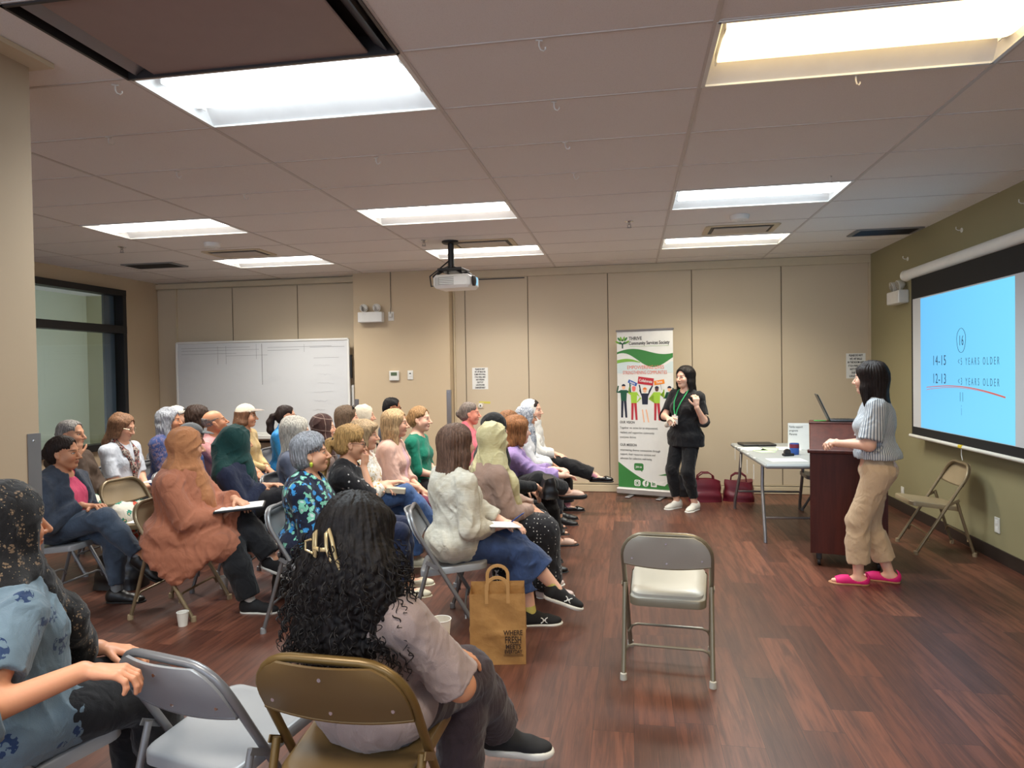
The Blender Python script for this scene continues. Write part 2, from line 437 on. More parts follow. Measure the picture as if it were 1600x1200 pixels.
# ------------------------------------------------------------------ recessed lights
LC = {'cool': (0.84, 0.95, 1.0, 1), 'mid': (1.0, 0.95, 0.86, 1), 'warm': (1.0, 0.74, 0.38, 1), 'warmish': (1.0, 0.91, 0.74, 1)}
def lens_mat(k):
    c = LC[k]; m = Mat('glowing lens ' + k, (0.9, 0.9, 0.9, 1), 0.5)
    x, y, z = m.xyz(m.coord('Object', 1.0))
    dots = ((x * 420.0).sin() * (y * 420.0).sin()).soft(0.3, 0.9)
    e = m.mix(dots * 0.16, c, tuple(v * 0.7 for v in c[:3]) + (1,))
    m.link(e, m.b.inputs['Emission Color']); m.b.inputs['Emission Strength'].default_value = LAMP * (0.6 if k == 'warm' else 1.0)
    return m.m
LENS = {k: lens_mat(k) for k in LC}
M_refl = flat('white enamel reflector', srgb(240, 240, 240), 0.45)
def troffer(i, j, k, label, x=None, y=None, z=CH, nm='ceiling_light', power=LAMP_W):
    cx, cy = (GX + TX * (i + .5), GY + TY * (j + .5)) if x is None else (x, y)
    t = thing(nm, label, 'ceiling light', (cx, cy, z), 0, 'recessed ceiling lights')
    a, b, d = TX / 2 - 0.012, TY / 2 - 0.01, 0.085
    mb = MB()                     # housing: sloping sides and a flat top, open below
    V = [(-a, -b, 0), (a, -b, 0), (a, b, 0), (-a, b, 0), (-a + .03, -b + .13, d), (a - .03, -b + .13, d), (a - .03, b - .13, d), (-a + .03, b - .13, d)]
    mb.add(V, [(0, 1, 5, 4), (1, 2, 6, 5), (2, 3, 7, 6), (3, 0, 4, 7), (4, 5, 6, 7)])
    mb.build('reflector', M_refl, t)
    r = MB()
    for sx, sy, w, h in ((0, -b, 2 * a, .012), (0, b, 2 * a, .012), (-a, 0, .012, 2 * b), (a, 0, .012, 2 * b)):
        r.box((sx, sy, -0.002), (w + .006, h + .004, 0.008))
    r.build('light_frame', M_whitemetal, t)
    l = MB()
    def lens(u, v):
        ang = PI * v; return Vector((-a + .045 + u * (2 * a - .09), -math.cos(ang) * 0.165, d - 0.012 - math.sin(ang) * 0.068))
    l.grid(lens, 8, 14)
    l.build('lens', LENS[k], t, smooth=True)
    for sx in (-1, 1): MB().box((sx * (a - .04), 0, d - 0.03), (0.006, 0.33, 0.05)).build('lens_end_cap', M_refl, t)
    if power:
        ld = bpy.data.lights.new(nm + '_lamp', 'AREA'); ld.shape = 'RECTANGLE'; ld.size = 2 * a - .06; ld.size_y = 2 * b - .06
        ld.energy = power * (.6 if k == 'warm' else 1.0); ld.color = LC[k][:3]; ld.spread = math.radians(128)
        lo = bpy.data.objects.new('lamp', ld); COL.objects.link(lo); lo.parent = t; lo.location = (0, 0, -0.004)
    return t
LL = {(0, 0): 'large cool white recessed ceiling light nearest the near column', (2, 0): 'yellowish recessed ceiling light at the top right corner',
      (-2, 4): 'recessed ceiling light farthest left in the middle row of lights', (0, 4): 'recessed ceiling light just in front of the projector',
      (2, 4): 'bright cool white recessed light beside the round smoke detector near the screen', (-2, 7): 'recessed ceiling light above the whiteboard',
      (0, 7): 'recessed ceiling light directly behind the projector pole', (2, 7): 'cream recessed ceiling light above the roll-up banner',
      (0, -4): 'recessed ceiling light behind the viewer, centre', (2, -4): 'recessed ceiling light behind the viewer, right', (-2, -4): 'recessed ceiling light behind the viewer, left'}
for i, j, k in LIGHTS: troffer(i, j, k, LL[(i, j)])
troffer(0, 0, 'mid', 'recessed ceiling light seen through the interior window in the next room', XL - 0.95, 5.6, 2.805)
troffer(0, 0, 'mid', 'added unseen ceiling light brightening the next room, nearer the viewer', XL - 0.95, 3.6, 2.805)  # extra out-of-view fixture, added to brighten the neighbouring room

# ------------------------------------------------------------------ ceiling fittings
def diffuser(x, y, w, d, label, dark=False):
    t = thing('air_vent', label, 'air vent', (x, y, CH))
    MB().box((0, 0, -0.004), (w - .03, d - .03, 0.006)).build('vent_backing', M_blackpl if not dark else M_dkmetal, t)
    f = MB()
    for sx, sy, a, b in ((0, -d / 2, w, .03), (0, d / 2, w, .03), (-w / 2, 0, .03, d), (w / 2, 0, .03, d)): f.box((sx, sy, -0.006), (a + .02, b, 0.012), bev=0.003)
    f.build('vent_frame', M_grey if dark else M_trimc, t)
    if dark:
        for k in range(9):
            MB().box((0, -d / 2 + .04 + k * (d - .08) / 8, -0.008), (w - .03, 0.012, 0.01), rot=Matrix.Rotation(0.6, 3, 'X')).build('vent_slat', M_dkmetal, t)
    else:
        MB().box((0, 0, -0.014), (w - .11, d - .13, 0.012), bev=0.004).build('vent_plate', flat('vent plate enamel', srgb(190, 178, 166), .5), t)
diffuser(-4.0, 6.62, 0.6, 0.36, 'square air diffuser between the two left ceiling lights')
diffuser(1.02, 6.62, 0.6, 0.36, 'square air diffuser next to the round smoke detector at right')
diffuser(-1.42, 6.72, 0.6, 0.36, 'square air diffuser behind the projector pole')
diffuser(-5.35, 7.1, 0.6, 0.3, 'dark slatted air return near the whiteboard corner', True)
diffuser(2.42, 7.1, 0.55, 0.3, 'dark slatted air return above the projection screen', True)
t = thing('air_vent', 'large air vent panel in the ceiling above the nearest light', 'air vent', (GX + TX * .5, GY - TY * .5, CH))
mb = MB(); mb.box((0, 0, 0.075), (TX, TY, 0.01))
for sx in (-1, 1): mb.box((sx * (TX / 2 - 0.006), 0, 0.035), (0.012, TY, 0.09)); mb.box((0, sx * (TY / 2 - .006), 0.035), (TX, 0.012, 0.09))
mb.build('vent_backing', M_dkmetal, t)
MB().box((0, 0, 0.006), (TX - 0.26, TY - 0.012, 0.012), bev=0.004).build('vent_plate', flat('vent plate taupe', srgb(150, 128, 122), .45), t)
mb = MB()
for sx in (-1, 1): MB().box((sx * (TX / 2 - 0.075), 0, 0.02), (0.06, TY - .03, 0.006), rot=Matrix.Rotation(sx * .6, 3, 'Y')).build('vent_vane', M_greymetal, t)
def smoke(x, y, label):
    t = thing('smoke_detector', label, 'smoke detector', (x, y, CH))
    MB().lathe([(0.05, -0.045), (0.07, -0.038), (0.078, -0.02), (0.08, 0)], 28).build('detector_body', M_whitemetal, t, True)
    MB().lathe([(0.02, -0.05), (0.024, -0.044)], 16).build('detector_cap', M_white, t, True)
smoke(-3.95, 6.07, 'round smoke detector between the left ceiling lights'); smoke(0.93, 6.05, 'round smoke detector beside the cool white light near the screen')
def sprinkler(x, y, label):
    t = thing('fire_sprinkler', label, 'sprinkler', (x, y, CH))
    MB().lathe([(0.012, -0.03), (0.012, -0.01), (0.035, -0.004), (0.038, 0)], 16).build('sprinkler_body', M_chrome, t, True)
    m = MB(); m.lathe([(0.02, -0.056), (0.02, -0.052)], 14); m.tube([(0.011, 0, -0.03), (0.014, 0, -0.042), (0.004, 0, -0.053)], 0.003, 6); m.tube([(-0.011, 0, -0.03), (-0.014, 0, -0.042), (-0.004, 0, -0.053)], 0.003, 6)
    m.build('sprinkler_deflector', M_greymetal, t)
sprinkler(-4.9, 6.03, 'small fire sprinkler in the ceiling at far left'); sprinkler(0.013, 6.06, 'small fire sprinkler in the ceiling above the banner'); sprinkler(-1.95, 6.45, 'small fire sprinkler behind the projector pole')
def hook(x, y, rz, label):
    t = MB().box((0, 0, -0.004), (0.03, 0.012, 0.006), bev=0.002)
    t.tube([(0, 0, -0.004), (0, 0, -0.025), (0.006, 0, -0.038), (0.018, 0, -0.042), (0.026, 0, -0.034), (0.026, 0, -0.026)], 0.0035, 6)
    tag(t.build('ceiling_hook', flat('clear white plastic', srgb(222, 216, 208), .3), loc=(x, y, CH), rotz=rz), label, 'hook', 'ceiling hooks')
HK = [(-2.205, 2.699, .5, 'near the corner of the nearest large light, by the column'), (-2.72, 3.27, .8, 'second from the near column on the left'), (-2.77, 3.9, 1, 'third from the near column on the left'),
      (-2.66, 4.48, .3, 'just before the left middle light'), (-1.467, 3.91, 0, 'in the middle of the ceiling between lights'), (-0.33, 2.67, .4, 'at the top centre of the picture'),
      (-0.34, 3.29, .2, 'second down in the centre column'), (-.34, 3.88, .1, 'third down in the centre column'), (1.0, 3.27, .6, 'beside the yellowish light'), (-.34, 4.5, 0, 'fourth down in the centre column'), (1.35, 4.95, .9, 'at the bright cool white light near the screen'), (-1.52, 5.1, .2, 'at the light in front of the projector')]
for x, y, r, l in HK: hook(x, y, r, 'clear plastic hook ' + l)
# ================================================================== chairs
CS = 0.93                       # everything people use is a little under life size of the catalogue
def chair(kind, loc, rotz, label, group='folding chairs'):
    cols = {'tan': (srgb(134, 117, 90), srgb(152, 133, 104)), 'grey': (srgb(122, 122, 124), srgb(138, 139, 141)), 'bronze': (srgb(112, 88, 48), srgb(104, 82, 50)),
            'cream': (srgb(128, 120, 102), srgb(176, 174, 164)), 'dark': (srgb(86, 84, 84), srgb(110, 108, 108))}[kind]
    fm = flat('chair frame ' + kind, cols[0], 0.34, 0.35); sm = flat('chair panel ' + kind, cols[1], 0.38, 0.05)
    vinyl = flat('chair vinyl ' + kind, cols[1], 0.33)
    t = thing('folding_chair', label, 'chair', loc, rotz, group)
    s = CS
    W = 0.226
    # main frame: front feet, up and back, over the top of the backrest
    P = [(0.215, W, 0.0)]
    sl = lambda z: 0.215 - 0.60 * z if z < 0.66 else 0.215 - 0.396 - (z - .66) * .45
    for z in (0.1, 0.25, 0.4, 0.5, 0.58, 0.632): P.append((sl(z), W, z))
    for k in range(1, 7):
        a = PI / 2 * k / 6; P.append((sl(0.632 + .125 * math.sin(a)), W - 0.125 + 0.125 * math.cos(a), 0.632 + 0.130 * math.sin(a)))
    P += [(x, -y, z) for x, y, z in P[::-1]]
    MB().tube([Vector(p) * s for p in P], 0.0135 * s, 10).build('frame', fm, t, True)
    # rear legs with the folding links
    for sy in (1, -1):
        MB().tube([Vector(p) * s for p in ((-0.245, sy * (W - .002), 0), (-0.19, sy * (W - .002), 0.17), (-0.105, sy * (W - .002), 0.47))], 0.0125 * s, 10).build('rear_leg', fm, t, True)
        MB().box(Vector((-0.085, sy * (W + 0.012), 0.452)) * s, (0.085 * s, 0.004, 0.022 * s), rot=Matrix.Rotation(0.5, 3, 'Y')).build('hinge_link', fm, t)
    for x0, z0, hw, nm in ((sl(0.17), 0.17, W, 'crossbar'), (-0.19, 0.17, W - .002, 'crossbar')):
        MB().tube([Vector(p) * s for p in ((x0, hw, z0 - .05), (x0 - .004, hw - .02, z0 - .012), (x0 - .006, hw - .05, z0), (x0 - .006, -hw + .05, z0), (x0 - .004, -hw + .02, z0 - .012), (x0, -hw, z0 - .05))], 0.0075 * s, 8).build(nm, fm, t, True)
    ft = MB()
    for x, y in ((0.215, W), (0.215, -W), (-0.245, W - .002), (-0.245, -W + .002)):
        ft = MB(); ft.lathe([(0.0175, 0), (0.0175, 0.006), (0.016, 0.03), (0.0135, 0.032)], 12, Vector((x - (0.006 if x > 0 else -.004), y, 0)) * s); ft.build('foot_cap', flat('chair foot ' + kind, cols[1], .5), t, True)
    # curved backrest panel with rolled edges
    def back(o):
        def fn(u, v):
            y = (u - .5) * 2; z = 0.590 + v * 0.165 + (0.016 * (1 - y * y) * (-1 if v < .5 else 0.3))
            zz = max(0.0, z - .632) / .130; hw = W - .125 + .125 * math.sqrt(max(.03, 1 - zz * zz)) - .004
            x = sl(z) - 0.012 - 0.026 * (1 - y * y) + o
            return Vector((x, y * hw, z)) * s
        return fn
    mb = MB(); n = 17; mv = 9
    mb.grid(back(0.0), n, mv); mb.grid(back(-0.012), n, mv); N = n * mv
    for j in range(mv - 1):
        for i in (0, n - 1): mb.f.append([j * n + i, (j + 1) * n + i, N + (j + 1) * n + i, N + j * n + i]); mb.mi.append(0)
    for i in range(n - 1):
        for j in (0, mv - 1): mb.f.append([j * n + i, j * n + i + 1, N + j * n + i + 1, N + j * n + i]); mb.mi.append(0)
    b = mb.build('backrest', sm, t, True)
    tb = MB(); f0 = back(-0.006); tb.tube([f0(k / 16, 0.0) for k in range(17)], 0.0075 * s, 8); tb.build('backrest_edge', fm, b, True)
    for u, v in ((.5, .78), (.5, .2), (.1, .25), (.9, .25)):
        MB().lathe([(0.006, -0.003), (0.005, 0)], 10, f0(u, v) + Vector((-0.008, 0, 0)), R=Matrix.Rotation(-PI / 2, 3, 'Y')).build('rivet', M_chrome, b)
    # seat: pressed pan or pad, rounded corners, side skirt
    def ring(x0, x1, hw, r, z, taper=0.0):
        out = []
        for cx, cy, a0 in ((x1 - r, hw - r, 0), (x0 + r, hw - taper - r, 90), (x0 + r, -hw + taper + r, 180), (x1 - r, -hw + r, 270)):
            for k in range(6):
                a = math.radians(a0 + 18 * k); out.append((cx + r * math.cos(a), cy + r * math.sin(a), z))
        return out
    x0, x1, hw = -0.165, 0.245, 0.208
    tilt = lambda p: (p[0], p[1], p[2] - 0.03 + 0.05 * (p[0] + .165) / .41)
    lay = [(0, .05, .398), (0, .05, .430), (.005, .05, .437)]
    if kind == 'cream': lay += [(.012, .05, .439), (.010, .055, .455), (.022, .06, .466), (.07, .06, .470)]
    else: lay += [(.014, .05, .4385), (.03, .05, .4365), (.09, .05, .434)]
    mb = MB(); V = []; 
    for ins, r, z in lay: V += [Vector(tilt(p)) * s for p in ring(x0 + ins, x1 - ins, hw - ins, max(.02, r), z, 0.012)]
    fs = []; m = 24
    for i in range(len(lay) - 1):
        for k in range(m): fs.append((i * m + k, i * m + (k + 1) % m, (i + 1) * m + (k + 1) % m, (i + 1) * m + k))
    fs += [tuple(range(m))[::-1], tuple((len(lay) - 1) * m + k for k in range(m))]
    mb.add(V, fs); st = mb.build('seat', vinyl, t, True)
    if kind == 'cream':
        mb = MB(); V = []
        for ins, z in ((-.002, .396), (-.004, .43), (-.001, .437)): V += [Vector(tilt(p)) * s for p in ring(x0 + ins, x1 - ins, hw - ins, .05, z, 0.012)]
        mb.add(V, [(i * m + k, i * m + (k + 1) % m, (i + 1) * m + (k + 1) % m, (i + 1) * m + k) for i in range(2) for k in range(m)]); mb.build('seat_pan', fm, st, True)
    return t
_proto = {}
def put_chair(kind, x, y, deg, label):
    if kind not in _proto: _proto[kind] = chair(kind, (x, y, 0), math.radians(deg), label); return _proto[kind]
    return dup(_proto[kind], (x, y, 0), math.radians(deg), label)
SEAT_Z = 0.405
# ================================================================== wall and ceiling equipment
def emergency(loc, rotz, label, cord=True):
    t = thing('emergency_light', label, 'emergency light', loc, rotz)
    MB().box((0, -0.05, 0), (0.32, 0.1, 0.13), bev=0.008).build('battery_box', M_whitemetal, t)
    for sx in (-1, 1):
        m = MB(); m.tube([(sx * .085, -.05, .06), (sx * .085, -.05, .09)], 0.012, 8)
        R = Matrix.Rotation(PI / 2 + .25, 3, 'X') @ Matrix.Rotation(0, 3, 'Z')
        m.lathe([(0.016, -0.05), (0.04, -0.03), (0.05, 0.0), (0.052, 0.02), (0.05, 0.022)], 20, (sx * .085, -.06, .12), R=R)
        h = m.build('lamp_head', M_white, t, True)
        MB().lathe([(0.001, .012), (0.02, .008), (0.045, 0.0235), (0.046, .022)], 20, (sx * .085, -.06, .12), R=R).build('lamp_reflector', M_chrome, h, True)
    return t
emergency((-3.215, PY, 2.215), 0, 'white twin-head emergency light on the wall pier')
emergency((XR, 7.56, 2.19), -PI / 2, 'white twin-head emergency light beside the projection screen')
t = thing('power_outlet', 'small white outlet with a plugged-in cord beside the emergency light on the pier', 'outlet', (-2.965, PY, 2.225))
MB().box((0, -.004, 0), (.075, .008, .115), bev=.003).build('cover_plate', M_white, t); MB().box((0, -.025, .01), (.04, .035, .045), bev=.005).build('plug', M_white, t)
MB().tube([(0, -.03, .03), (0.008, -.025, .12), (0, -.008, .25), (0, -.006, .56)], .004, 6).build('power_cord', M_dkmetal, t)
t = thing('thermostat', 'white thermostat with a green display on the wall pier', 'thermostat', (-2.935, PY, 1.472))
MB().box((0, -.013, 0), (.13, .026, .125), bev=.006).build('case', M_white, t); MB().box((0, -.027, .022), (.08, .003, .042)).build('display', flat('olive lcd', srgb(86, 104, 74), .3), t)
for k in (-1, 0, 1): MB().box((k * .03, -.027, -.03), (.016, .004, .009)).build('button', M_paper, t)
t = thing('light_switch', 'white light switch right of the thermostat', 'light switch', (-2.725, PY, 1.478))
MB().box((0, -.005, 0), (.072, .01, .115), bev=.003).build('cover_plate', M_white, t); MB().box((0, -.012, .008), (.03, .008, .05), bev=.002).build('rocker', M_paper, t); MB().box((0, -.013, .02), (.02, .008, .016)).build('indicator', M_blackpl, t)
def notice(loc, rotz, w, h, label, lines):
    t = thing('notice', label, 'sign', loc, rotz)
    MB().box((0, -.002, 0), (w, .003, h)).build('sheet', M_paper, t)
    n = len(lines)
    for k, l in enumerate(lines):
        text_mesh('lettering', l, h / n * .78, M_ink, t, (0, -.0042, h / 2 - h * (k + .62) / (n + .25)), frame3((1, 0, 0), (0, 0, 1)), sx=.62, offset=.0012)
notice((-1.868, YB, 1.42), 0, .205, .275, 'white printed notice on the back wall left of centre', ['PLEASE DO NOT', 'HIT, HIT BALLS OR', 'CLIMB WITH WALL.', 'IT IS A WALL AND', 'NOT STRONG', 'DUE TO IT', 'LOCATE DOES', 'DAMAGES EASILY'])
notice((2.585, YB, 1.505), 0, .21, .29, 'white printed notice in the back corner behind the person in stripes', ['PLEASE DO NOT', 'HIT, HIT BALLS', 'IN THE ROOM AND', 'IT IS A WALL AND', 'NOT STRONG', 'DUE TO IT', 'LOCATE EASILY'])
tag(MB().box((0, -.001, 0), (.145, .002, .026), rot=Matrix.Rotation(.03, 3, 'Y')).build('label_strip', flat('yellow label', srgb(214, 204, 92), .7), loc=(-1.815, YB, 1.115)), 'thin yellow label strip on the back wall above the round lock', 'label')
t = thing('wall_lock', 'small round lock on the back wall under the yellow label strip', 'lock', (-1.868, YB, 1.075))
MB().box((0, -.003, 0), (.085, .006, .075), bev=.003).build('lock_plate', M_trimc, t); MB().lathe([(.03, 0), (.03, .006), (.024, .008)], 20, (0, -.006, 0), R=Matrix.Rotation(PI / 2, 3, 'X')).build('lock_cylinder', M_white, t); MB().box((0, -.0155, 0), (.012, .004, .02)).build('keyhole', M_ink, t)
def outlet(y, z, label):
    t = thing('power_outlet', label, 'outlet', (XR, y, z), -PI / 2)
    MB().box((0, -.004, 0), (.072, .008, .118), bev=.003).build('cover_plate', M_white, t)
    for dz in (.026, -.026): MB().box((0, -.0085, dz), (.034, .003, .03), bev=.001).build('socket', M_paper, t)
outlet(5.748, .275, 'white wall outlet low on the olive wall right of the folding chair'); outlet(7.585, .2, 'white wall outlet low on the olive wall behind the person in stripes')

# ------------------------------------------------------------------ whiteboard
t = thing('whiteboard', 'large white dry-erase board on a stand against the back wall', 'whiteboard', (-4.79, 8.38, 0), math.radians(-0.6))
BW, B0, B1 = 2.46, .74, 1.955
m = Mat('dry erase surface', srgb(216, 218, 220), .22, 0, .5)
x, y, z = m.xyz(m.coord('Object'))
m.setcol(m.mix(m.noise(m.coord('Object', (1.2, 1, 3.0)), 2.0, 4.0).soft(.5, .8) * .12, srgb(216, 218, 220), srgb(170, 172, 178)))
MB().box((0, 0, (B0 + B1) / 2), (BW - .03, .02, B1 - B0 - .03)).build('board_surface', m.m, t)
f = MB()
for z in (B0, B1): f.box((0, -.004, z), (BW, .032, .026), bev=.003)
for x in (-BW / 2, BW / 2): f.box((x, -.004, (B0 + B1) / 2), (.026, .032, B1 - B0), bev=.003)
f.build('board_frame', M_whitemetal, t)
MB().box((0.1, -.05, B0 - .045), (BW - .5, .09, .06), bev=.01).build('marker_tray', M_whitemetal, t)
M_mark = flat('faded marker ink', srgb(128, 130, 136), .6)
for x0, x1, z in ((-1.16, -.15, 1.88), (-1.16, -.02, 1.845), (-1.16, -.35, 1.80), (-.5, .1, 1.77), (.1, 1.0, 1.87), (.1, .55, 1.83), (.7, 1.18, 1.86), (.75, 1.1, 1.72)):
    MB().box(((x0 + x1) / 2, -.0112, z), (x1 - x0, .0008, .0035), rot=Matrix.Rotation(-.004, 3, 'Y')).build('ruled_line', M_mark, t)
for x, z0, z1 in ((-.62, 1.66, 1.90), (-.5, 1.66, 1.90), (-.06, 1.72, 1.92), (.02, 1.38, 1.92), (.62, 1.8, 1.9)):
    MB().box((x, -.0112, (z0 + z1) / 2), (.005 if x == .02 else .003, .0008, z1 - z0)).build('ruled_line', M_mark if x != .02 else M_ink, t)
r2 = random.Random(3)
for k in range(7):
    x0 = .72 + r2.random() * .1; z = 1.62 - k * .115; P = [(x0 + i * .02, -.0115, z + r2.uniform(-.012, .012)) for i in range(9 + r2.randrange(6))]
    MB().tube(P, .0012, 4).build('scribble', flat('erased marker ink', srgb(184, 184, 190), .6), t)
for sx in (-1, 1):
    f = MB(); f.box((sx * (BW / 2 + .03), .05, .72), (.035, .04, 1.28), bev=.004); f.box((sx * (BW / 2 + .03), .0, .07), (.04, .26, .04), bev=.006)
    st = f.build('stand_post', M_whitemetal, t)
    for dy in (-.11, .11): MB().lathe([(.025, -.012), (.027, 0), (.025, .012)], 16, (sx * (BW / 2 + .03), dy, .027), R=Matrix.Rotation(PI / 2, 3, 'Y')).build('caster', M_blackpl, st, True)
MB().tube([(-BW / 2, .05, .62), (BW / 2, .05, .62)], .014, 8).build('stretcher', M_blackpl, t)
MB().box((BW / 2 + .035, 0.0, 1.6), (.02, .03, .3)).build('side_bracket', M_blackpl, t)

# ------------------------------------------------------------------ projection screen
SX = 2.64
t = thing('projection_screen', 'pull-down projection screen with a light blue slide on the right wall', 'projection screen', (SX, 6.06, 0), -PI / 2)
yl = lambda y: 6.06 - y              # room y -> local x (left of the picture is -x)
Rl = frame3((1, 0, 0), (0, 0, 1))
c = MB(); c.tube([(-1.12, -.0, 2.365), (1.12, .0, 2.365)], .05, 20); c.box((0, .05, 2.38), (2.2, .07, .07), bev=.01); c.build('roller_case', M_whitemetal, t, True)
for sx in (-1, 1): MB().lathe([(.054, -.012), (.056, 0), (.05, .012)], 20, (sx * 1.125, 0, 2.365), R=Matrix.Rotation(PI / 2, 3, 'Y')).build('end_cap', M_white, t, True)
m = Mat('matte screen fabric', srgb(206, 208, 212), .8)
MB().box((0, .0, 1.58), (2.0, .006, 1.5)).build('screen_border', flat('black screen border', srgb(20, 20, 22), .8), t)
MB().box((0, -.0045, (2.12 + .925) / 2), (1.92, .003, 2.12 - .925)).build('screen_fabric', m.m, t)
m = Mat('projected slide light', (0.02, 0.02, 0.02, 1), .8)
x, y, z = m.xyz(m.coord('Object'))
col = m.mix((x * .42 + .5).clamp(), (.13, .50, .98, 1), (.20, .74, 1.0, 1))
col = m.mix(z.soft(.9, 1.5) * -.35 + .35, col, (.22, .72, .98, 1))
m.link(col, m.b.inputs['Emission Color']); m.b.inputs['Emission Strength'].default_value = SLIDE
pi_ = MB().box((0, -.0072, (2.108 + .93) / 2), (1.56, .002, 2.108 - .93)).build('projected_slide', m.m, t)
def glow(name, c, e):
    m = Mat(name, (0.01, 0.01, 0.01, 1), .9); m.emit(c, e); return m.m
M_sl = glow('slide lettering', (.02, .075, .14, 1), SLIDE); M_sl2 = glow('slide small lettering', (.05, .19, .33, 1), SLIDE); M_red = glow('slide red stroke', (.62, .13, .10, 1), SLIDE)
for body, y, z, sz, mt, sx, al, sp in (('16', 6.06, 1.69, .115, M_sl, .62, 'CENTER', 1.25), ('14-15', 6.46, 1.535, .122, M_sl, .80, 'CENTER', 1.2), ('<5 YEARS OLDER', 5.80, 1.522, .082, M_sl2, .62, 'CENTER', 1.75),
        ('12-13', 6.46, 1.378, .122, M_sl, .80, 'CENTER', 1.2), ('<3 YEARS OLDER', 5.80, 1.362, .082, M_sl2, .62, 'CENTER', 1.75), ('11', 6.06, 1.235, .11, M_sl2, .62, 'CENTER', 1.25), ('i', 6.06, 1.13, .13, glow('slide faint lettering', (.10, .38, .66, 1), SLIDE), .6, 'CENTER', 1)):
    text_mesh('lettering', body, sz, mt, pi_, (yl(y), -.0086, z), Rl, sx=sx, align=al, spacing=sp)
MB().tube([(yl(6.06) + .075 * math.cos(a) * (1 + .05 * math.sin(3 * a)), -.0088, 1.695 + .098 * math.sin(a)) for a in np.linspace(0, 2 * PI, 40)], .002, 4).build('ring_mark', M_sl, pi_)
def stroke(f0, f1, nm):
    mb = MB(); n = 30
    for k in range(n):
        u0, u1 = k / n, (k + 1) / n
        P = [(-.66 + 1.32 * u0, f0(u0)), (-.66 + 1.32 * u1, f0(u1)), (-.66 + 1.32 * u1, f1(u1)), (-.66 + 1.32 * u0, f1(u0))]
        mb.add([(a, -.0088, b) for a, b in P], [(0, 1, 2, 3)])
    mb.build(nm, M_red, pi_)
arc = lambda u: 1.298 + .034 * math.sin(PI * u * .9) - .052 * u * u
stroke(arc, lambda u: arc(u) + .006 + .004 * u, 'red_stroke'); stroke(lambda u: arc(u) - .022 + .020 * u ** 0.6, lambda u: arc(u) - .018 + .020 * u ** .6, 'red_stroke')
c = MB(); c.tube([(-1.03, -.006, .835), (1.03, -.006, .835)], .016, 12); c.build('bottom_bar', M_white, t, True)
MB().box((.0, -.012, .838), (.055, .03, .026), bev=.004).build('yellow_sticker', flat('yellow tape', srgb(224, 196, 40), .5), t)
MB().tube([(.0, -.01, .82), (.0, -.01, .77), (.02, -.01, .73)], .003, 6).build('pull_cord', M_white, t)
for y, z in ((7.43, 2.56), (6.3, 2.62), (5.36, 2.62)):
    k = MB(); k.lathe([(.02, 0), (.02, .004)], 14, (0, -.0, 0), R=Matrix.Rotation(PI / 2, 3, 'X')); k.tube([(0, 0, 0), (0, -.03, 0), (0, -.045, .01), (0, -.045, .03)], .004, 6)
    tag(k.build('wall_hook', M_white, loc=(XR, y, z), rotz=-PI / 2), 'small screw hook high on the olive wall, ' + ('left of the screen' if y > 7 else 'above the middle of the screen' if y > 6 else 'at the right edge of the picture'), 'hook')

# ------------------------------------------------------------------ ceiling projector
t = thing('projector', 'white ceiling projector on a black pole in front of the back wall', 'projector', (-1.66, 6.55, CH - CH * 1.25), math.radians(-6)); t.scale = (1.25,) * 3
MB().tube([(-.04, .0, CH), (-.04, 0, 2.56)], .024, 16).build('mount_pole', M_blackpl, t, True)
MB().lathe([(.06, CH - .02), (.07, CH - .012), (.07, CH)], 20, (-.04, 0, 0)).build('ceiling_flange', M_blackpl, t, True)
m = MB(); m.box((-.02, 0, 2.285), (.2, .2, .022), bev=.005)
for a in (.6, 2.2, 3.9, 5.4): m.tube([(-.04, 0, 2.32), (-.02 + .13 * math.cos(a), .1 * math.sin(a), 2.262), (-.02 + .15 * math.cos(a), .11 * math.sin(a), 2.25)], .011, 8)
m.build('mount_bracket', M_blackpl, t)
m = MB(); m.box((0, 0, 2.19), (.30, .25, .105), bev=.022); m.build('projector_body', M_whitemetal, t)
M_grille = flat('grey grille', srgb(150, 148, 142), .5)
for r in range(5):
    MB().box((-.035, -.1255, 2.165 + r * .013), (.12, .003, .0055)).build('vent_slot', M_grille, t)
for k in range(3): MB().box((-.122 + 0.012 * k, -.1255, 2.19), (.006, .003, .06)).build('vent_slot', M_grille, t)
MB().lathe([(.04, -.004), (.042, .012), (.034, .016)], 24, (.15, -.03, 2.195), R=Matrix.Rotation(PI / 2, 3, 'Y')).build('lens_ring', M_dkmetal, t, True)
m = Mat('lit projector lens', (.1, .2, .3, 1), .1); m.emit((.35, .75, 1, 1), 2.0)
MB().lathe([(.001, .014), (.03, .012), (.032, .008)], 20, (.15, -.03, 2.195), R=Matrix.Rotation(PI / 2, 3, 'Y')).build('lens', m.m, t, True)
m = Mat('lit projector slot', (.2, .4, .5, 1), .3); m.emit((.3, .7, 1, 1), .8)
MB().box((.1515, .05, 2.2), (.003, .05, .06)).build('focus_window', m.m, t)
MB().tube([(-.15, .04, 2.2), (-.19, .03, 2.2), (-.2, .02, 2.25), (-.14, .01, 2.29), (-.06, .0, 2.32)], .008, 8).build('cable', M_blackpl, t, True)
MB().tube([(-.15, .0, 2.18), (-.21, .0, 2.17), (-.22, .0, 2.25), (-.14, -.01, 2.30), (-.05, -.02, 2.36)], .006, 8).build('cable', M_blackpl, t, True)

for o in kids(t):
    if o.name.split('.')[0] not in ('mount_pole', 'ceiling_flange'): o.location.z = .270
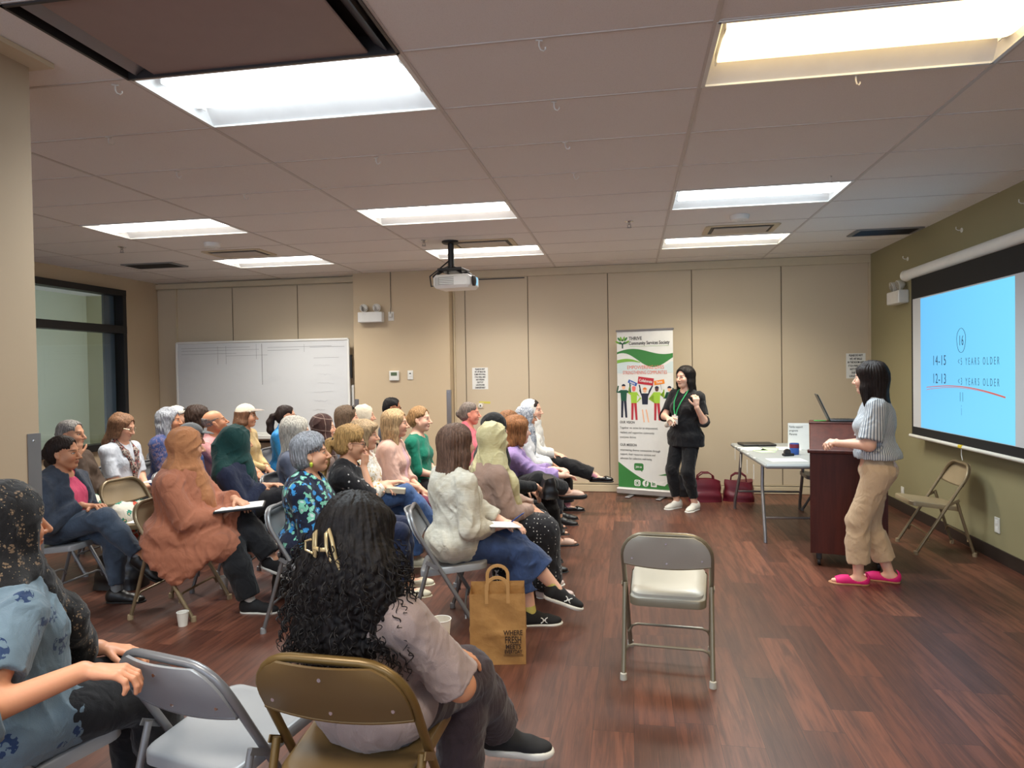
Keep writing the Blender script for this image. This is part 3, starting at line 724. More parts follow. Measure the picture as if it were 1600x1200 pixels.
# ------------------------------------------------------------------ roll-up banner
BA, BB = Vector((-.155, 8.34, 0)), Vector((.505, 8.10, 0)); bw = (BB - BA).length
t = thing('banner', 'tall white and green roll-up banner beside the person in black', 'banner', (BA + BB) / 2, math.atan2(BB.y - BA.y, BB.x - BA.x))
H = 1.965; hw = bw / 2
MB().box((0, 0, (.09 + H) / 2), (bw - .02, .002, H - .09)).build('banner_sheet', flat('white vinyl', srgb(226, 227, 224), .5), t)
MB().box((0, 0, H), (bw, .022, .022), bev=.004).build('top_rail', M_greymetal, t)
b = MB().box((0, 0.01, .055), (bw + .02, .09, .075), bev=.012).build('base_case', flat('brushed aluminium', srgb(196, 194, 192), .35, .6), t)
for sx in (-.17, .2): MB().box((sx, -.03, .009), (.06, .3, .012), bev=.004).build('base_foot', M_greymetal, t)
MB().tube([(0, .03, .08), (0, .02, H - .01)], .01, 8).build('support_pole', M_greymetal, t)
gd, gl = flat('banner green', srgb(58, 128, 64), .5), flat('banner leaf green', srgb(126, 180, 70), .5)
PO = -.0016
def art(name, pts, mat, dy=0.0):
    return MB().poly(pts, (0, PO - dy, 0), (1, 0, 0), (0, 0, 1), .0006).build(name, mat, t)
N = 24; U = [k / N for k in range(N + 1)]
wx = lambda u: -hw + .011 + u * (bw - .022)
top = lambda u: 1.715 + .045 * math.sin(PI * (u * 1.55 + .12)) * (1 if u < .5 else 1) + .03 * u - .02
bot = lambda u: 1.65 + .075 * math.cos(PI * (u * 1.75 - .22)) - .02 - .035 * math.sin(PI * u) ** 2
art('green_wave', [(wx(u), top(u)) for u in U] + [(wx(u), min(bot(u), top(u) - .004)) for u in U[::-1]], gd)
art('light_wave', [(wx(u * .42), 1.60 + .045 * math.sin(PI * u * .75 + .35) - .03 * u) for u in U] + [(wx(u * .42), 1.578 + .025 * math.sin(PI * u * .8) - .012 * u) for u in U[::-1]], gl)
art('pale_sky', [(wx(0), 1.46)] + [(wx(u), min(bot(u), 1.62) - .03) for u in U] + [(wx(1), 1.46)], flat('pale blue print', srgb(204, 220, 222), .5), -.0004)
art('green_foot', [(wx(u), .40 - .36 * math.sin(min(1, u * 1.18) * PI / 2) ** 1.0 * .72 if u < .85 else .142 + .0) for u in U if u <= .85] + [(wx(1), .255), (wx(1), .098), (wx(0), .098)], gd)
art('green_foot', [(wx(.72), .262), (wx(.85), .285), (wx(1), .35), (wx(1), .268)], gd)
art('white_curve', [(wx(u), .40 - .36 * math.sin(min(1, u * 1.18) * PI / 2) * .72 + .0) for u in U if .6 <= u <= .86] + [(wx(1), .262), (wx(1), .232), (wx(.8), .228), (wx(.6), .18)][:2], M_paper, .0006)
def bt(body, x, z, sz, mat, sx=.8, al='CENTER', off=0.0, sp=1.0, dy=0.0): return text_mesh('lettering', body, sz, mat, t, (x, PO - .0014 - dy, z), Rl, sx=sx, align=al, offset=off, spacing=sp)
M_dkg = flat('dark green print', srgb(22, 62, 52), .6); M_or = flat('orange red print', srgb(226, 112, 88), .6); M_gry = flat('grey print', srgb(104, 104, 102), .6)
bt('THRIVE', -.19, 1.868, .058, M_ink, .85, 'LEFT', .0008); bt('Community Services Society', -.19, 1.812, .056, M_ink, .76, 'LEFT', .0008)
MB().box((.06, PO - .001, 1.775), (.47, .0005, .0025)).build('rule', gl, t)
bt('EMPOWERING LIVES', .01, 1.525, .062, M_or, .8); bt('STRENGTHENING COMMUNITIES', .0, 1.465, .058, M_or, .62)
for x, z, body in ((-.315, .855, 'OUR VISION'), (-.315, .585, 'OUR MISSION')): bt(body, x, z + .02, .042, M_gry, .8, 'LEFT', .0008)
for k, l in enumerate(('Together we strive for an empowered,', 'resilient and supportive community', 'everyone thrives')): bt(l, -.315, .81 - k * .056, .037, M_gry, .8, 'LEFT')
for k, l in enumerate(('empowering diverse communities through', 'support, their resources services and', 'advocate for collective well-being')): bt(l, -.315, .545 - k * .05, .036, M_gry, .8, 'LEFT')
# tree emblem
art('emblem_trunk', [(-.278, 1.755), (-.262, 1.755), (-.262, 1.80), (-.235, 1.83), (-.245, 1.837), (-.27, 1.815), (-.296, 1.837), (-.305, 1.83), (-.278, 1.80)], M_dkg)
for k, (dx, dz, a, mt) in enumerate(((-.075, .03, .5, gl), (-.05, .065, .9, gd), (.05, .065, -.9, gd), (.075, .03, -.5, gl), (-.022, .07, 1.3, gl), (.022, .07, -1.3, gl), (-.045, .02, .4, gd), (.045, .02, -.4, gd))):
    cx, cz = -.27 + dx * .85, 1.80 + dz
    art('emblem_leaf', [(cx + .028 * math.cos(a_) * math.cos(-a) - .012 * math.sin(a_) * math.sin(-a), cz + .028 * math.cos(a_) * math.sin(-a) + .012 * math.sin(a_) * math.cos(-a)) for a_ in np.linspace(0, 2 * PI, 13)[:-1]], mt)
art('emblem_head', [(-.27 + .012 * math.cos(a), 1.853 + .012 * math.sin(a)) for a in np.linspace(0, 2 * PI, 13)[:-1]], M_dkg)
# printed figures with placards
cr, cb, co = flat('red placard print', srgb(184, 42, 56), .6), flat('blue placard print', srgb(52, 96, 178), .6), flat('orange placard print', srgb(238, 140, 40), .6)
def rotrect(cx, cz, w, h, a): return [(cx + i * w / 2 * math.cos(a) - j * h / 2 * math.sin(a), cz + i * w / 2 * math.sin(a) + j * h / 2 * math.cos(a)) for i, j in ((-1, -1), (1, -1), (1, 1), (-1, 1))]
sk, skd = flat('printed skin', srgb(240, 186, 150), .6), flat('printed brown skin', srgb(92, 58, 48), .6)
nv, lm, dg_, rd = flat('navy print', srgb(26, 34, 56), .6), flat('lime print', srgb(160, 202, 62), .6), flat('pine print', srgb(20, 84, 62), .6), cr
def fig(x, z, top_, leg, skin, hair, arms, skirt=False):
    w = .032
    if skirt:
        art('printed_legs', [(x - .04, z - .19), (x - .025, z - .19), (x - .005, z - .34), (x - .02, z - .34)], sk); art('printed_legs', [(x + .005, z - .19), (x + .022, z - .19), (x + .05, z - .34), (x + .035, z - .34)], sk)
    else:
        art('printed_legs', [(x - .033, z - .13), (x - .002, z - .13), (x - .012, z - .33), (x - .036, z - .33)], leg); art('printed_legs', [(x, z - .13), (x + .033, z - .13), (x + .042, z - .33), (x + .018, z - .33)], leg)
    art('printed_body', [(x - .042, z), (x + .042, z), (x + .034, z - .13), (x - .034, z - .13)], top_)
    for sgn, (ex, ez), (hx, hz) in arms:
        art('printed_arm', [(x + sgn * .04, z - .002), (x + ex, z + ez), (x + hx, z + hz), (x + hx + .016, z + hz), (x + ex + .018 * sgn, z + ez - .012), (x + sgn * .04, z - .035)], top_)
    art('printed_head', [(x + .022 * math.cos(a), z + .035 + .028 * math.sin(a)) for a in np.linspace(0, 2 * PI, 15)[:-1]], skin, .0004)
    art('printed_hair', [(x + .025 * math.cos(a), z + .045 + .026 * math.sin(a)) for a in np.linspace(0, PI, 11)], hair, .0008)
fig(-.262, 1.26, dg_, nv, sk, nv, [(-1, (-.075, -.02), (-.075, .05)), (1, (.075, -.02), (.07, .09))])
fig(-.135, 1.235, lm, rd, flat('printed pink scarf', srgb(236, 118, 110), .6), flat('printed pink scarf', srgb(236, 118, 110), .6), [(-1, (-.055, -.0), (-.06, .06)), (1, (.075, -.06), (.03, -.12))])
fig(.0, 1.22, nv, sk, sk, flat('ginger print', srgb(226, 122, 50), .6), [(-1, (-.05, .04), (-.075, .10)), (1, (.05, .035), (.085, .09))], True)
fig(.145, 1.235, lm, rd, skd, nv, [(-1, (-.085, -.07), (-.03, -.13)), (1, (.075, -.06), (.075, .03))])
fig(.295, 1.235, dg_, nv, sk, nv, [(-1, (-.06, -.06), (-.03, -.08)), (1, (.04, .03), (.03, .05))])
art('placard', rotrect(-.15, 1.345, .115, .04, -.42), cb, .001); art('placard', rotrect(.012, 1.365, .19, .085, -.13), cr, .001); art('placard', rotrect(.175, 1.35, .125, .05, .16), co, .001)
for body, x, z, a, sz in (('Inspire', -.15, 1.345, -.42, .034), ('Collaborate', .012, 1.365, -.13, .045), ('Thrive', .175, 1.35, .16, .036)):
    text_mesh('lettering', body, sz, M_paper, t, (x, PO - .003, z), frame3((math.cos(a), 0, math.sin(a)), (-math.sin(a), 0, math.cos(a))), sx=.75, offset=.0006)
for x0, z0, x1, z1 in ((-.195, 1.25, -.165, 1.325), (.205, 1.26, .19, 1.325)): MB().tube([(x0, PO - .001, z0), (x1, PO - .001, z1)], .002, 4).build('placard_stick', M_gry, t)
# join-us bubble and social marks
rr = lambda cx, cz, w, h, r: [(cx + sx * (w / 2 - r) + r * math.cos(math.radians(a0 + 22.5 * k)), cz + sz * (h / 2 - r) + r * math.sin(math.radians(a0 + 22.5 * k))) for sx, sz, a0 in ((1, 1, 0), (-1, 1, 90), (-1, -1, 180), (1, -1, 270)) for k in range(5)]
art('speech_bubble', rr(-.085, .35, .115, .085, .02), gd, .0004); art('speech_bubble', [(-.07, .315), (-.04, .315), (-.045, .29)], gd, .0004); bt('Join us', -.085, .35, .036, M_paper, .75, off=.0008, dy=.001)
zz = .158
art('social_icon', rr(-.105, zz, .075, .075, .018), M_paper, .0012); art('social_icon_ring', rr(-.105, zz, .052, .052, .013), gd, .0018); art('social_icon_ring', rr(-.105, zz, .04, .04, .01), M_paper, .0024)
art('social_icon_ring', [(-.105 + .013 * math.cos(a), zz + .013 * math.sin(a)) for a in np.linspace(0, 2 * PI, 15)[:-1]], gd, .003)
art('social_icon', [(-.005 + .038 * math.cos(a), zz + .038 * math.sin(a)) for a in np.linspace(0, 2 * PI, 25)[:-1]], M_paper, .0012); bt('f', 0, zz - .004, .085, gd, .9, off=.002, dy=.002)
art('social_icon', rr(.095, zz, .072, .072, .006), M_paper, .0012); bt('in', .095, zz, .062, gd, .9, off=.002, dy=.002)

# ------------------------------------------------------------------ lectern, laptop
t = thing('lectern', 'dark reddish wood lectern on casters beside the person in stripes', 'lectern', (1.64, 5.64, 0), math.radians(-14))
m = Mat('dark cherry laminate', srgb(84, 36, 28), .45, 0, .25)
n = m.noise(m.coord('Object', (14, 14, 1.2)), 2.2, 5.0, .6, .5); m.setcol(m.mix(n.soft(.3, .75) * .6, srgb(80, 36, 27), srgb(50, 21, 17))); M_cherry = m.m
lw, ld = .50, .50
f = MB(); 
V = [(-ld, .10), (-ld, .86), (-ld + .30, 1.045), (0, 1.045), (0, .10)]     # side profile: y (front = -ld/2) , z
P = [(a + ld / 2, b) for a, b in V]
for sx in (-1, 1): f = MB().poly(P, (sx * lw / 2 - .009, 0, 0), (0, 1, 0), (0, 0, 1), .018); f.build('side_panel', M_cherry, t)
MB().box((0, -ld / 2 + .012, .48), (lw - .018, .018, .76)).build('front_panel', M_cherry, t)
MB().box((0, 0.0, .11), (lw - .02, ld - .02, .02)).build('base_panel', M_cherry, t)
a = math.atan2(.185, .30)
MB().box((0, -ld / 2 + .15, .955), (lw + .02, math.hypot(.3, .185) + .02, .02), rot=Matrix.Rotation(a, 3, 'X'), bev=.004).build('reading_slope', M_cherry, t)
MB().box((0, -ld / 2 - .008, .868), (lw + .05, .03, .028), bev=.006).build('ledge', M_cherry, t)
MB().box((0, ld / 2 - .1, 1.055), (lw + .03, .23, .02), bev=.004).build('top_shelf', M_cherry, t)
for sx in (-1, 1):
    for sy in (-1, 1):
        w = MB(); w.lathe([(.022, -.012), (.029, -.008), (.03, 0), (.029, .008), (.022, .012)], 18, (sx * (lw / 2 - .05), sy * (ld / 2 - .05), .03), R=Matrix.Rotation(PI / 2, 3, 'Y')); w.box((sx * (lw / 2 - .05), sy * (ld / 2 - .05), .075), (.04, .05, .05), bev=.004)
        w.build('caster', M_blackpl, t)
t = thing('laptop', 'open dark laptop on top of the lectern', 'laptop', (1.665, 5.79, 1.066), math.radians(-8))
MB().box((0, 0, .009), (.22, .19, .016), bev=.004).build('keyboard_base', flat('dark laptop shell', srgb(58, 62, 66), .4, .4), t)
MB().box((-.155, 0, .115), (.008, .19, .225), rot=Matrix.Rotation(-.42, 3, 'Y'), bev=.003).build('screen_lid', flat('laptop lid', srgb(52, 60, 64), .35, .4), t)
MB().box((-.151, 0, .117), (.002, .175, .2), rot=Matrix.Rotation(-.42, 3, 'Y')).build('display', flat('laptop display', srgb(110, 132, 140), .2), t)
for i in range(5): MB().box((-.06 + i * .026, 0, .0178), (.02, .165, .002)).build('key_row', M_blackpl, t)
tag(MB().box((0, 0, .02), (.09, .03, .006), bev=.002).build('marker_pen', flat('bright green plastic', srgb(70, 190, 90), .4), loc=(1.50, 5.84, 1.048)), 'bright green marker on the back edge of the lectern', 'marker')

# ------------------------------------------------------------------ folding table and the things on it
TZ = .69
t = thing('folding_table', 'grey plastic folding table between the banner and the lectern', 'table', (1.44, 6.88, 0), math.radians(1.5))
MB().box((0, 0, TZ - .02), (.70, 1.70, .04), bev=.014).build('tabletop', flat('grey moulded plastic', srgb(150, 154, 154), .5), t)
for sy in (-1, 1):
    for sx in (-1, 1):
        MB().tube([(sx * .3, sy * .5, TZ - .05), (sx * .31, sy * .53, .45), (sx * .31, sy * .55, .38), (sx * .33, sy * .72, .10), (sx * .33, sy * .735, .0)], .0155, 10).build('leg', M_greymetal, t, True)
    MB().tube([(-.3, sy * .5, TZ - .06), (.3, sy * .5, TZ - .06)], .012, 8).build('leg_brace', M_greymetal, t, True)
    MB().tube([(-.325, sy * .655, .2), (.325, sy * .655, .2)], .011, 8).build('leg_brace', M_greymetal, t, True)
    MB().tube([(0, sy * .5, TZ - .06), (0, sy * .1, TZ - .05)], .009, 8).build('folding_strut', M_dkmetal, t, True)
def sheet(name, x, y, z, w, d, rz, mat, label, cat='paper'):
    return tag(MB().box((0, 0, .0015), (w, d, .002)).build(name, mat, loc=(x, y, z), rotz=rz), label, cat)
gp = flat('pale green paper', srgb(196, 226, 176), .8)
sheet('paper_sheet', 1.34, 6.3, TZ, .3, .21, .1, M_paper, 'white sheet on the near end of the grey table')
sheet('flyer', 1.27, 6.95, TZ, .15, .21, .3, gp, 'pale green flyer on the grey table, nearer of two'); sheet('flyer', 1.36, 7.12, TZ, .15, .21, -.3, gp, 'pale green flyer on the grey table, farther of two')
sheet('paper_sheet', 1.2, 7.15, TZ, .21, .28, .2, M_paper, 'white sheet at the left edge of the grey table'); sheet('paper_sheet', 1.55, 7.2, TZ, .21, .28, -.1, M_paper, 'white sheet under the standing leaflet on the grey table')
t = thing('portfolio', 'closed black portfolio lying on the far end of the grey table', 'portfolio', (1.3, 7.5, TZ), .1)
MB().box((0, 0, .012), (.34, .25, .022), bev=.008).build('cover', M_blackpl, t); MB().box((.05, -.127, .014), (.12, .012, .008), bev=.003).build('strap', M_dkmetal, t)
t = thing('tin', 'blue and red printed tin on the grey table', 'tin', (1.5, 6.72, TZ))
MB().lathe([(.04, 0), (.042, .004), (.042, .028), (.042, .1), (.041, .104), (.038, .104), (.037, .02)], 24).build('tin_body', flat('blue printed tin', srgb(52, 92, 168), .35), t, True)
MB().lathe([(.0425, .062), (.0428, .065), (.0428, .094), (.0425, .097)], 24).build('tin_band', flat('dark red print', srgb(126, 40, 58), .4), t, True)
t = thing('tape_dispenser', 'small black tape holder in front of the blue tin', 'tape holder', (1.42, 6.6, TZ), .3)
MB().box((0, 0, .012), (.1, .05, .024), bev=.006).build('holder_base', M_blackpl, t); MB().lathe([(.015, -.012), (.03, -.012), (.03, .012), (.015, .012)], 18, (-.01, 0, .036), R=Matrix.Rotation(PI / 2, 3, 'X')).build('tape_roll', M_dkmetal, t, True)
t = thing('leaflet', 'white leaflet standing upright on the grey table', 'leaflet', (1.63, 7.12, TZ), -.15)
MB().box((0, 0, .13), (.19, .004, .26), rot=Matrix.Rotation(-.12, 3, 'X')).build('leaflet_page', M_paper, t); MB().box((0, .05, .12), (.19, .003, .26), rot=Matrix.Rotation(.3, 3, 'X')).build('leaflet_back', M_paper, t)
MB().box((0, -.0015 + .1 * .12, .05), (.186, .003, .05), rot=Matrix.Rotation(-.12, 3, 'X')).build('blue_band', flat('dark blue print', srgb(52, 74, 108), .6), t)
for k, (w, s_) in enumerate(((.15, 'Family support'), (.1, 'programs'), (.12, 'Parents'))):
    text_mesh('lettering', s_, .026 if k < 2 else .03, M_ink, t, (-.085, -.0035 - (.22 - k * .035 - .13) * -.12 - .0, .222 - k * .036), frame3((1, 0, 0), (0, .12, 1)), sx=.8, align='LEFT')
MB().lathe([(.018, 0), (.018, .001)], 16, (.06, .003, .1), R=Matrix.Rotation(PI / 2 - .12, 3, 'X')).build('round_picture', flat('peach print', srgb(222, 160, 124), .6), t)
for k, (y, z0) in enumerate(((7.35, .62), (7.05, .585), (6.72, .575), (6.42, .57))):
    t = tag(MB().box((-.004, 0, z0 - TZ), (.003, .035, .13)).box((0.004, 0, .006), (.02, .03, .008), bev=.003).build('hanging_tag', M_white, loc=(1.078 + .0 * k - (y-6.88)*.026, y, TZ - .002)), 'white ribbon tag hanging from the left table edge, ' + ('farthest', 'second farthest', 'second nearest', 'nearest')[k] + ' of four', 'tag')

# ------------------------------------------------------------------ bags on the floor
def handbag(loc, rz, w, h, d, mat, label, seed, handles=True):
    t = thing('handbag', label, 'bag', loc, rz); r3 = random.Random(seed)
    ph = [r3.uniform(0, 6) for _ in range(4)]
    def fn(u, v):
        a = 2 * PI * u; tp = 1 - .35 * v * v; e = .55
        x = math.copysign(abs(math.cos(a)) ** e, math.cos(a)) * w / 2 * (1 - .10 * v); y = math.copysign(abs(math.sin(a)) ** e, math.sin(a)) * d / 2 * tp * (1.12 if v < .4 else 1)
        wv = .012 * math.sin(9 * u * 2 * PI / 2 + ph[0] + 5 * v) + .01 * math.sin(14 * v + ph[1] + 6 * u)
        return Vector((x * (1 + wv * 2), y * (1 + wv * 4), max(.001, h * v * (1 + .06 * math.sin(2 * a + ph[2])))))
    mb = MB(); mb.grid(fn, 40, 12, closed_u=True); N_ = 40 * 12
    mb.f.append([k for k in range(40)][::-1]); mb.mi.append(0); mb.f.append([11 * 40 + k for k in range(40)]); mb.mi.append(0)
    mb.build('bag_body', mat, t, True)
    if handles:
        for sy in (-1, 1): MB().tube([(-w * .25, sy * d * .22, h * .95), (-w * .23, sy * d * .2, h * 1.2), (-w * .1, sy * d * .24, h * 1.34), (w * .1, sy * d * .24, h * 1.34), (w * .23, sy * d * .2, h * 1.2), (w * .25, sy * d * .22, h * .95)], .008, 8).build('bag_handle', mat, t, True)
    return t
mar = flat('maroon leather', srgb(96, 24, 38), .35); blk = flat('black leather', srgb(26, 24, 26), .35)
handbag((.83, 8.02, 0), .1, .36, .24, .18, mar, 'maroon leather handbag on the floor behind the person in black', 1)
handbag((1.2, 8.08, 0), -.15, .34, .23, .2, mar, 'shiny maroon leather handbag on the floor by the left table legs', 2)
handbag((.60, 8.3, 0), .1, .24, .27, .12, blk, 'black bag on the floor between the banner and the maroon handbags', 3, False)

# brown paper bag
t = thing('paper_bag', 'brown paper shopping bag with printed lettering on the floor', 'bag', (-.695, 3.505, 0), math.radians(10))
m = Mat('kraft paper', srgb(172, 128, 74), .8); n = m.noise(m.coord('Object'), 14.0, 5.0, .6); m.setcol(m.mix(n.soft(.3, .75) * .45, srgb(176, 132, 76), srgb(142, 100, 54))); m.bump(m.noise(m.coord('Object'), 26.0, 3.0) * .7 + m.voro(m.coord('Object'), 9.0), .35, .012); M_kraft = m.m
w, d, h = .285, .16, .365
mb = MB(); r3 = random.Random(5)
def face(p0, p1, z0=0.0, nm='bag_panel', hh=h, par=t):
    p0, p1 = Vector(p0), Vector(p1); nrm = (p1 - p0).cross(Vector((0, 0, 1))).normalized()
    def fn(u, v):
        b = .006 * math.sin(7 * u + 9 * v + p0.x * 40) * math.sin(PI * v) * math.sin(PI * u) + (.004 if abs(v - .42) < .03 else 0) * math.sin(PI * u)
        return p0.lerp(p1, u) * (1 - .0 * v) + Vector((0, 0, z0 + hh * v)) + nrm * b
    q = MB(); q.grid(fn, 14, 22); n_ = 14 * 22
    q.grid(lambda u, v: fn(u, v) - nrm * .0015, 14, 22); o = q.build(nm, M_kraft, par, True); return o
face((-w / 2, -d / 2, 0), (w / 2, -d / 2, 0)); face((w / 2, d / 2, 0), (-w / 2, d / 2, 0), hh=h + .018)
face((w / 2, -d / 2, 0), (w / 2, d / 2, 0), nm='bag_gusset'); face((-w / 2, d / 2, 0), (-w / 2, -d / 2, 0), nm='bag_gusset')
MB().box((0, 0, .002), (w, d, .003)).build('bag_bottom', M_kraft, t)
for sy, hh in ((-1, 0), (1, .018)):
    pts = [(-.055, 0, h - .05), (-.055, 0, h + .03)] + [(-.055 + .055 * (1 - math.cos(a)), 0, h + .035 + .05 * math.sin(a)) for a in np.linspace(.2, PI - .2, 9)] + [(.055, 0, h + .03), (.055, 0, h - .05)]
    mb = MB()
    L = [Vector((x, sy * (d / 2 - .003) - .0035, z + hh)) for x, y_, z in pts]
    for o_ in (0, -.002 * 1):
        pass
    def strip(i):
        a_ = L[max(0, i - 1)]; b_ = L[min(len(L) - 1, i + 1)]; tt = (b_ - a_).normalized(); return Vector((0, -1, 0)).cross(tt).normalized() * .0085
    V = []
    for i, p_ in enumerate(L): s_ = strip(i); V += [p_ + s_, p_ - s_, p_ - s_ - Vector((0, .002, 0)), p_ + s_ - Vector((0, .002, 0))]
    fs = []
    for i in range(len(L) - 1):
        for k in range(4): fs.append((i * 4 + k, i * 4 + (k + 1) % 4, i * 4 + 4 + (k + 1) % 4, i * 4 + 4 + k))
    mb.add(V, fs); mb.build('bag_handle', flat('twisted kraft handle', srgb(190, 146, 90), .7), t)
M_br = flat('dark brown print', srgb(62, 44, 30), .8)
for body, z, sz, sx in (('WHERE', .165, .036, .8), ('FRESH', .128, .05, .62), ('MEETS', .094, .034, .82), ('EVERYDAY', .068, .028, .66)):
    text_mesh('lettering', body, sz, M_br, t, (.078, -d / 2 - .0075, z), Rl, sx=sx, offset=.0008)
for z in (.052, .045): MB().box((.078, -d / 2 - .006, z), (.1, .001, .0022 if z > .05 else .0012)).build('printed_rule', M_br, t)

# paper cups on the floor and other small things
M_cup = flat('paper cup', srgb(226, 222, 212), .6)
def cup(x, y, z, label, s=1.0):
    t = thing('paper_cup', label, 'cup', (x, y, z), 0, 'paper cups')
    MB().lathe([(.0255 * s, 0), (.0255 * s, .004), (.034 * s, .083 * s), (.0325 * s, .083 * s), (.0245 * s, .006)], 22).build('cup_body', M_cup, t, True)
    MB().tube([(.034 * s * math.cos(a), .034 * s * math.sin(a), .083 * s) for a in np.linspace(0, 2 * PI, 24)[:-1]], .0016, 6, closed=True).build('cup_rim', M_paper, t, True)
    return t
cup(-2.675, 3.72, 0, 'white paper cup on the floor under the brown-coat person\'s tan chair'); cup(-2.85, 4.42, 0, 'white paper cup on the floor behind the brown-coat person\'s feet')

# chairs nobody sits on
put_chair('cream', .18, 3.55, 85, 'empty tan folding chair with a padded cream seat alone in the open floor')
put_chair('tan', 2.42, 6.08, 178, 'empty tan folding chair against the olive wall under the screen')
put_chair('dark', 1.95, 7.35, 178, 'dark folding chair at the far side of the grey table')
put_chair('tan', -3.72, 4.72, -6, 'empty beige folding chair between the denim-jacket person and the brown-coat person')
# ================================================================== people: signed-distance bodies meshed to skins
A_ = lambda v: np.asarray(v, dtype=np.float32)
def unit(v):
    v = np.asarray(v, dtype=np.float64); return v / (np.linalg.norm(v) + 1e-12)
def sd_ell(P, c, r, R):
    q = P - c
    if R is not None: q = q @ R
    a = q / r; b = a / r
    k0 = np.sqrt((a * a).sum(1)); k1 = np.sqrt((b * b).sum(1)) + 1e-9
    return k0 * (k0 - 1.0) / k1
def sd_cap(P, a, b, ra, rb, n=None, f=1.0):
    ba = b - a; w = P - a
    t = np.clip((w @ ba) / (float(ba @ ba) + 1e-12), 0, 1)
    w = w - t[:, None] * ba
    if n is not None: w = w + (w @ n)[:, None] * n * (f - 1.0)
    return np.sqrt((w * w).sum(1)) - (ra + (rb - ra) * t)
def smin(a, b, k):
    if k <= 0: return np.minimum(a, b)
    h = np.maximum(k - np.abs(a - b), 0) / k
    return np.minimum(a, b) - h * h * k * 0.25
class SDF:
    """Smooth union of primitives; .mesh() samples it near its surface only."""
    def __init__(s): s.ops, s.disp, s.lo, s.hi = [], [], np.full(3, 9e9), np.full(3, -9e9)
    def _box(s, lo, hi, grow=True):
        if grow: s.lo = np.minimum(s.lo, lo); s.hi = np.maximum(s.hi, hi)
    def cap(s, a, b, ra, rb=None, k=0.02, sub=False, n=None, f=1.0):
        a, b = A_(a), A_(b); rb = ra if rb is None else rb; n = None if n is None else A_(unit(n)); m = max(ra, rb) * max(1.0, 1.0 / f)
        lo, hi = np.minimum(a, b) - m, np.maximum(a, b) + m; s._box(lo, hi, not sub)
        s.ops.append((lambda P: sd_cap(P, a, b, ra, rb, n, f), lo, hi, k, sub)); return s
    def chain(s, pts, rs, k=0.02, sub=False, n=None, f=1.0):
        for i in range(len(pts) - 1): s.cap(pts[i], pts[i + 1], rs[i], rs[i + 1], k, sub, n, f)
        return s
    def ell(s, c, r, R=None, k=0.02, sub=False):
        c, r = A_(c), A_(r); R = None if R is None else A_(R)
        e = r if R is None else np.sqrt(((np.abs(R) * r) ** 2).sum(1))
        s._box(c - e, c + e, not sub)
        s.ops.append((lambda P: sd_ell(P, c, r, R), c - e, c + e, k, sub)); return s
    def fun(s, fn, lo, hi, k=0.01, sub=False):
        s._box(A_(lo), A_(hi), not sub); s.ops.append((fn, A_(lo), A_(hi), k, sub)); return s
    def hem(s, h, d, R):
        """trim a sleeve or leg square to its run at h"""
        h, d = A_(h), A_(unit(d)); s.ops.append((lambda P: np.maximum(-((P - h) @ d), np.sqrt(((P - h) ** 2).sum(1)) - R), h - R, h + R, 0.004, True)); return s
    def cut(s, p, n, k=0.0):
        """remove everything on the side the normal points to"""
        p, n = A_(p), A_(unit(n)); s.ops.append((lambda P: (P - p) @ n, None, None, k, 'cut')); return s
    def eval(s, P, marg):
        d = np.full(len(P), 0.3, np.float32)
        for fn, lo, hi, k, sub in s.ops:
            if sub == 'cut':
                v = -fn(P); d = -smin(-d, v, k); continue
            m = k + marg
            idx = np.nonzero(((P > lo - m) & (P < hi + m)).all(1))[0]
            if not len(idx): continue
            v = fn(P[idx]).astype(np.float32)
            d[idx] = -smin(-d[idx], v, k) if sub else smin(d[idx], v, k)
        return d
    def mesh(s, vox):
        pad = 3 * vox + 0.012; lo = s.lo - pad; hi = s.hi + pad
        B = 6; nb = np.ceil((hi - lo) / (vox * B)).astype(int) + 1; n = nb * B
        ax = [lo[i] + (np.arange(nb[i]) * B + (B - 1) / 2) * vox for i in range(3)]
        C = np.stack(np.meshgrid(*ax, indexing='ij'), -1).reshape(-1, 3).astype(np.float32)
        rad = 0.5 * math.sqrt(3) * B * vox
        dc = s.eval(C, rad * 1.6 + 0.02)
        keep = np.nonzero(np.abs(dc) < rad * 1.45 + 0.014)[0]
        arr = np.where(dc.reshape(nb) < 0, -3 * vox, 3 * vox).astype(np.float32)
        arr = arr.repeat(B, 0).repeat(B, 1).repeat(B, 2)
        off = np.stack(np.meshgrid(*[np.arange(B)] * 3, indexing='ij'), -1).reshape(-1, 3)
        bi = np.stack(np.unravel_index(keep, nb), -1)
        for c0 in range(0, len(bi), 4000):
            I = (bi[c0:c0 + 4000, None, :] * B + off[None]).reshape(-1, 3)
            P = (lo + I * vox).astype(np.float32)
            d = s.eval(P, 3 * vox + 0.01)
            for f in s.disp: d = d + f(P)
            arr[I[:, 0], I[:, 1], I[:, 2]] = np.clip(d, -3 * vox, 3 * vox)
        g = openvdb.FloatGrid(3 * vox); g.copyFromArray(arr)
        pts, quads = g.convertToQuads(isovalue=0.0)
        return pts.astype(np.float64) * vox + lo, quads
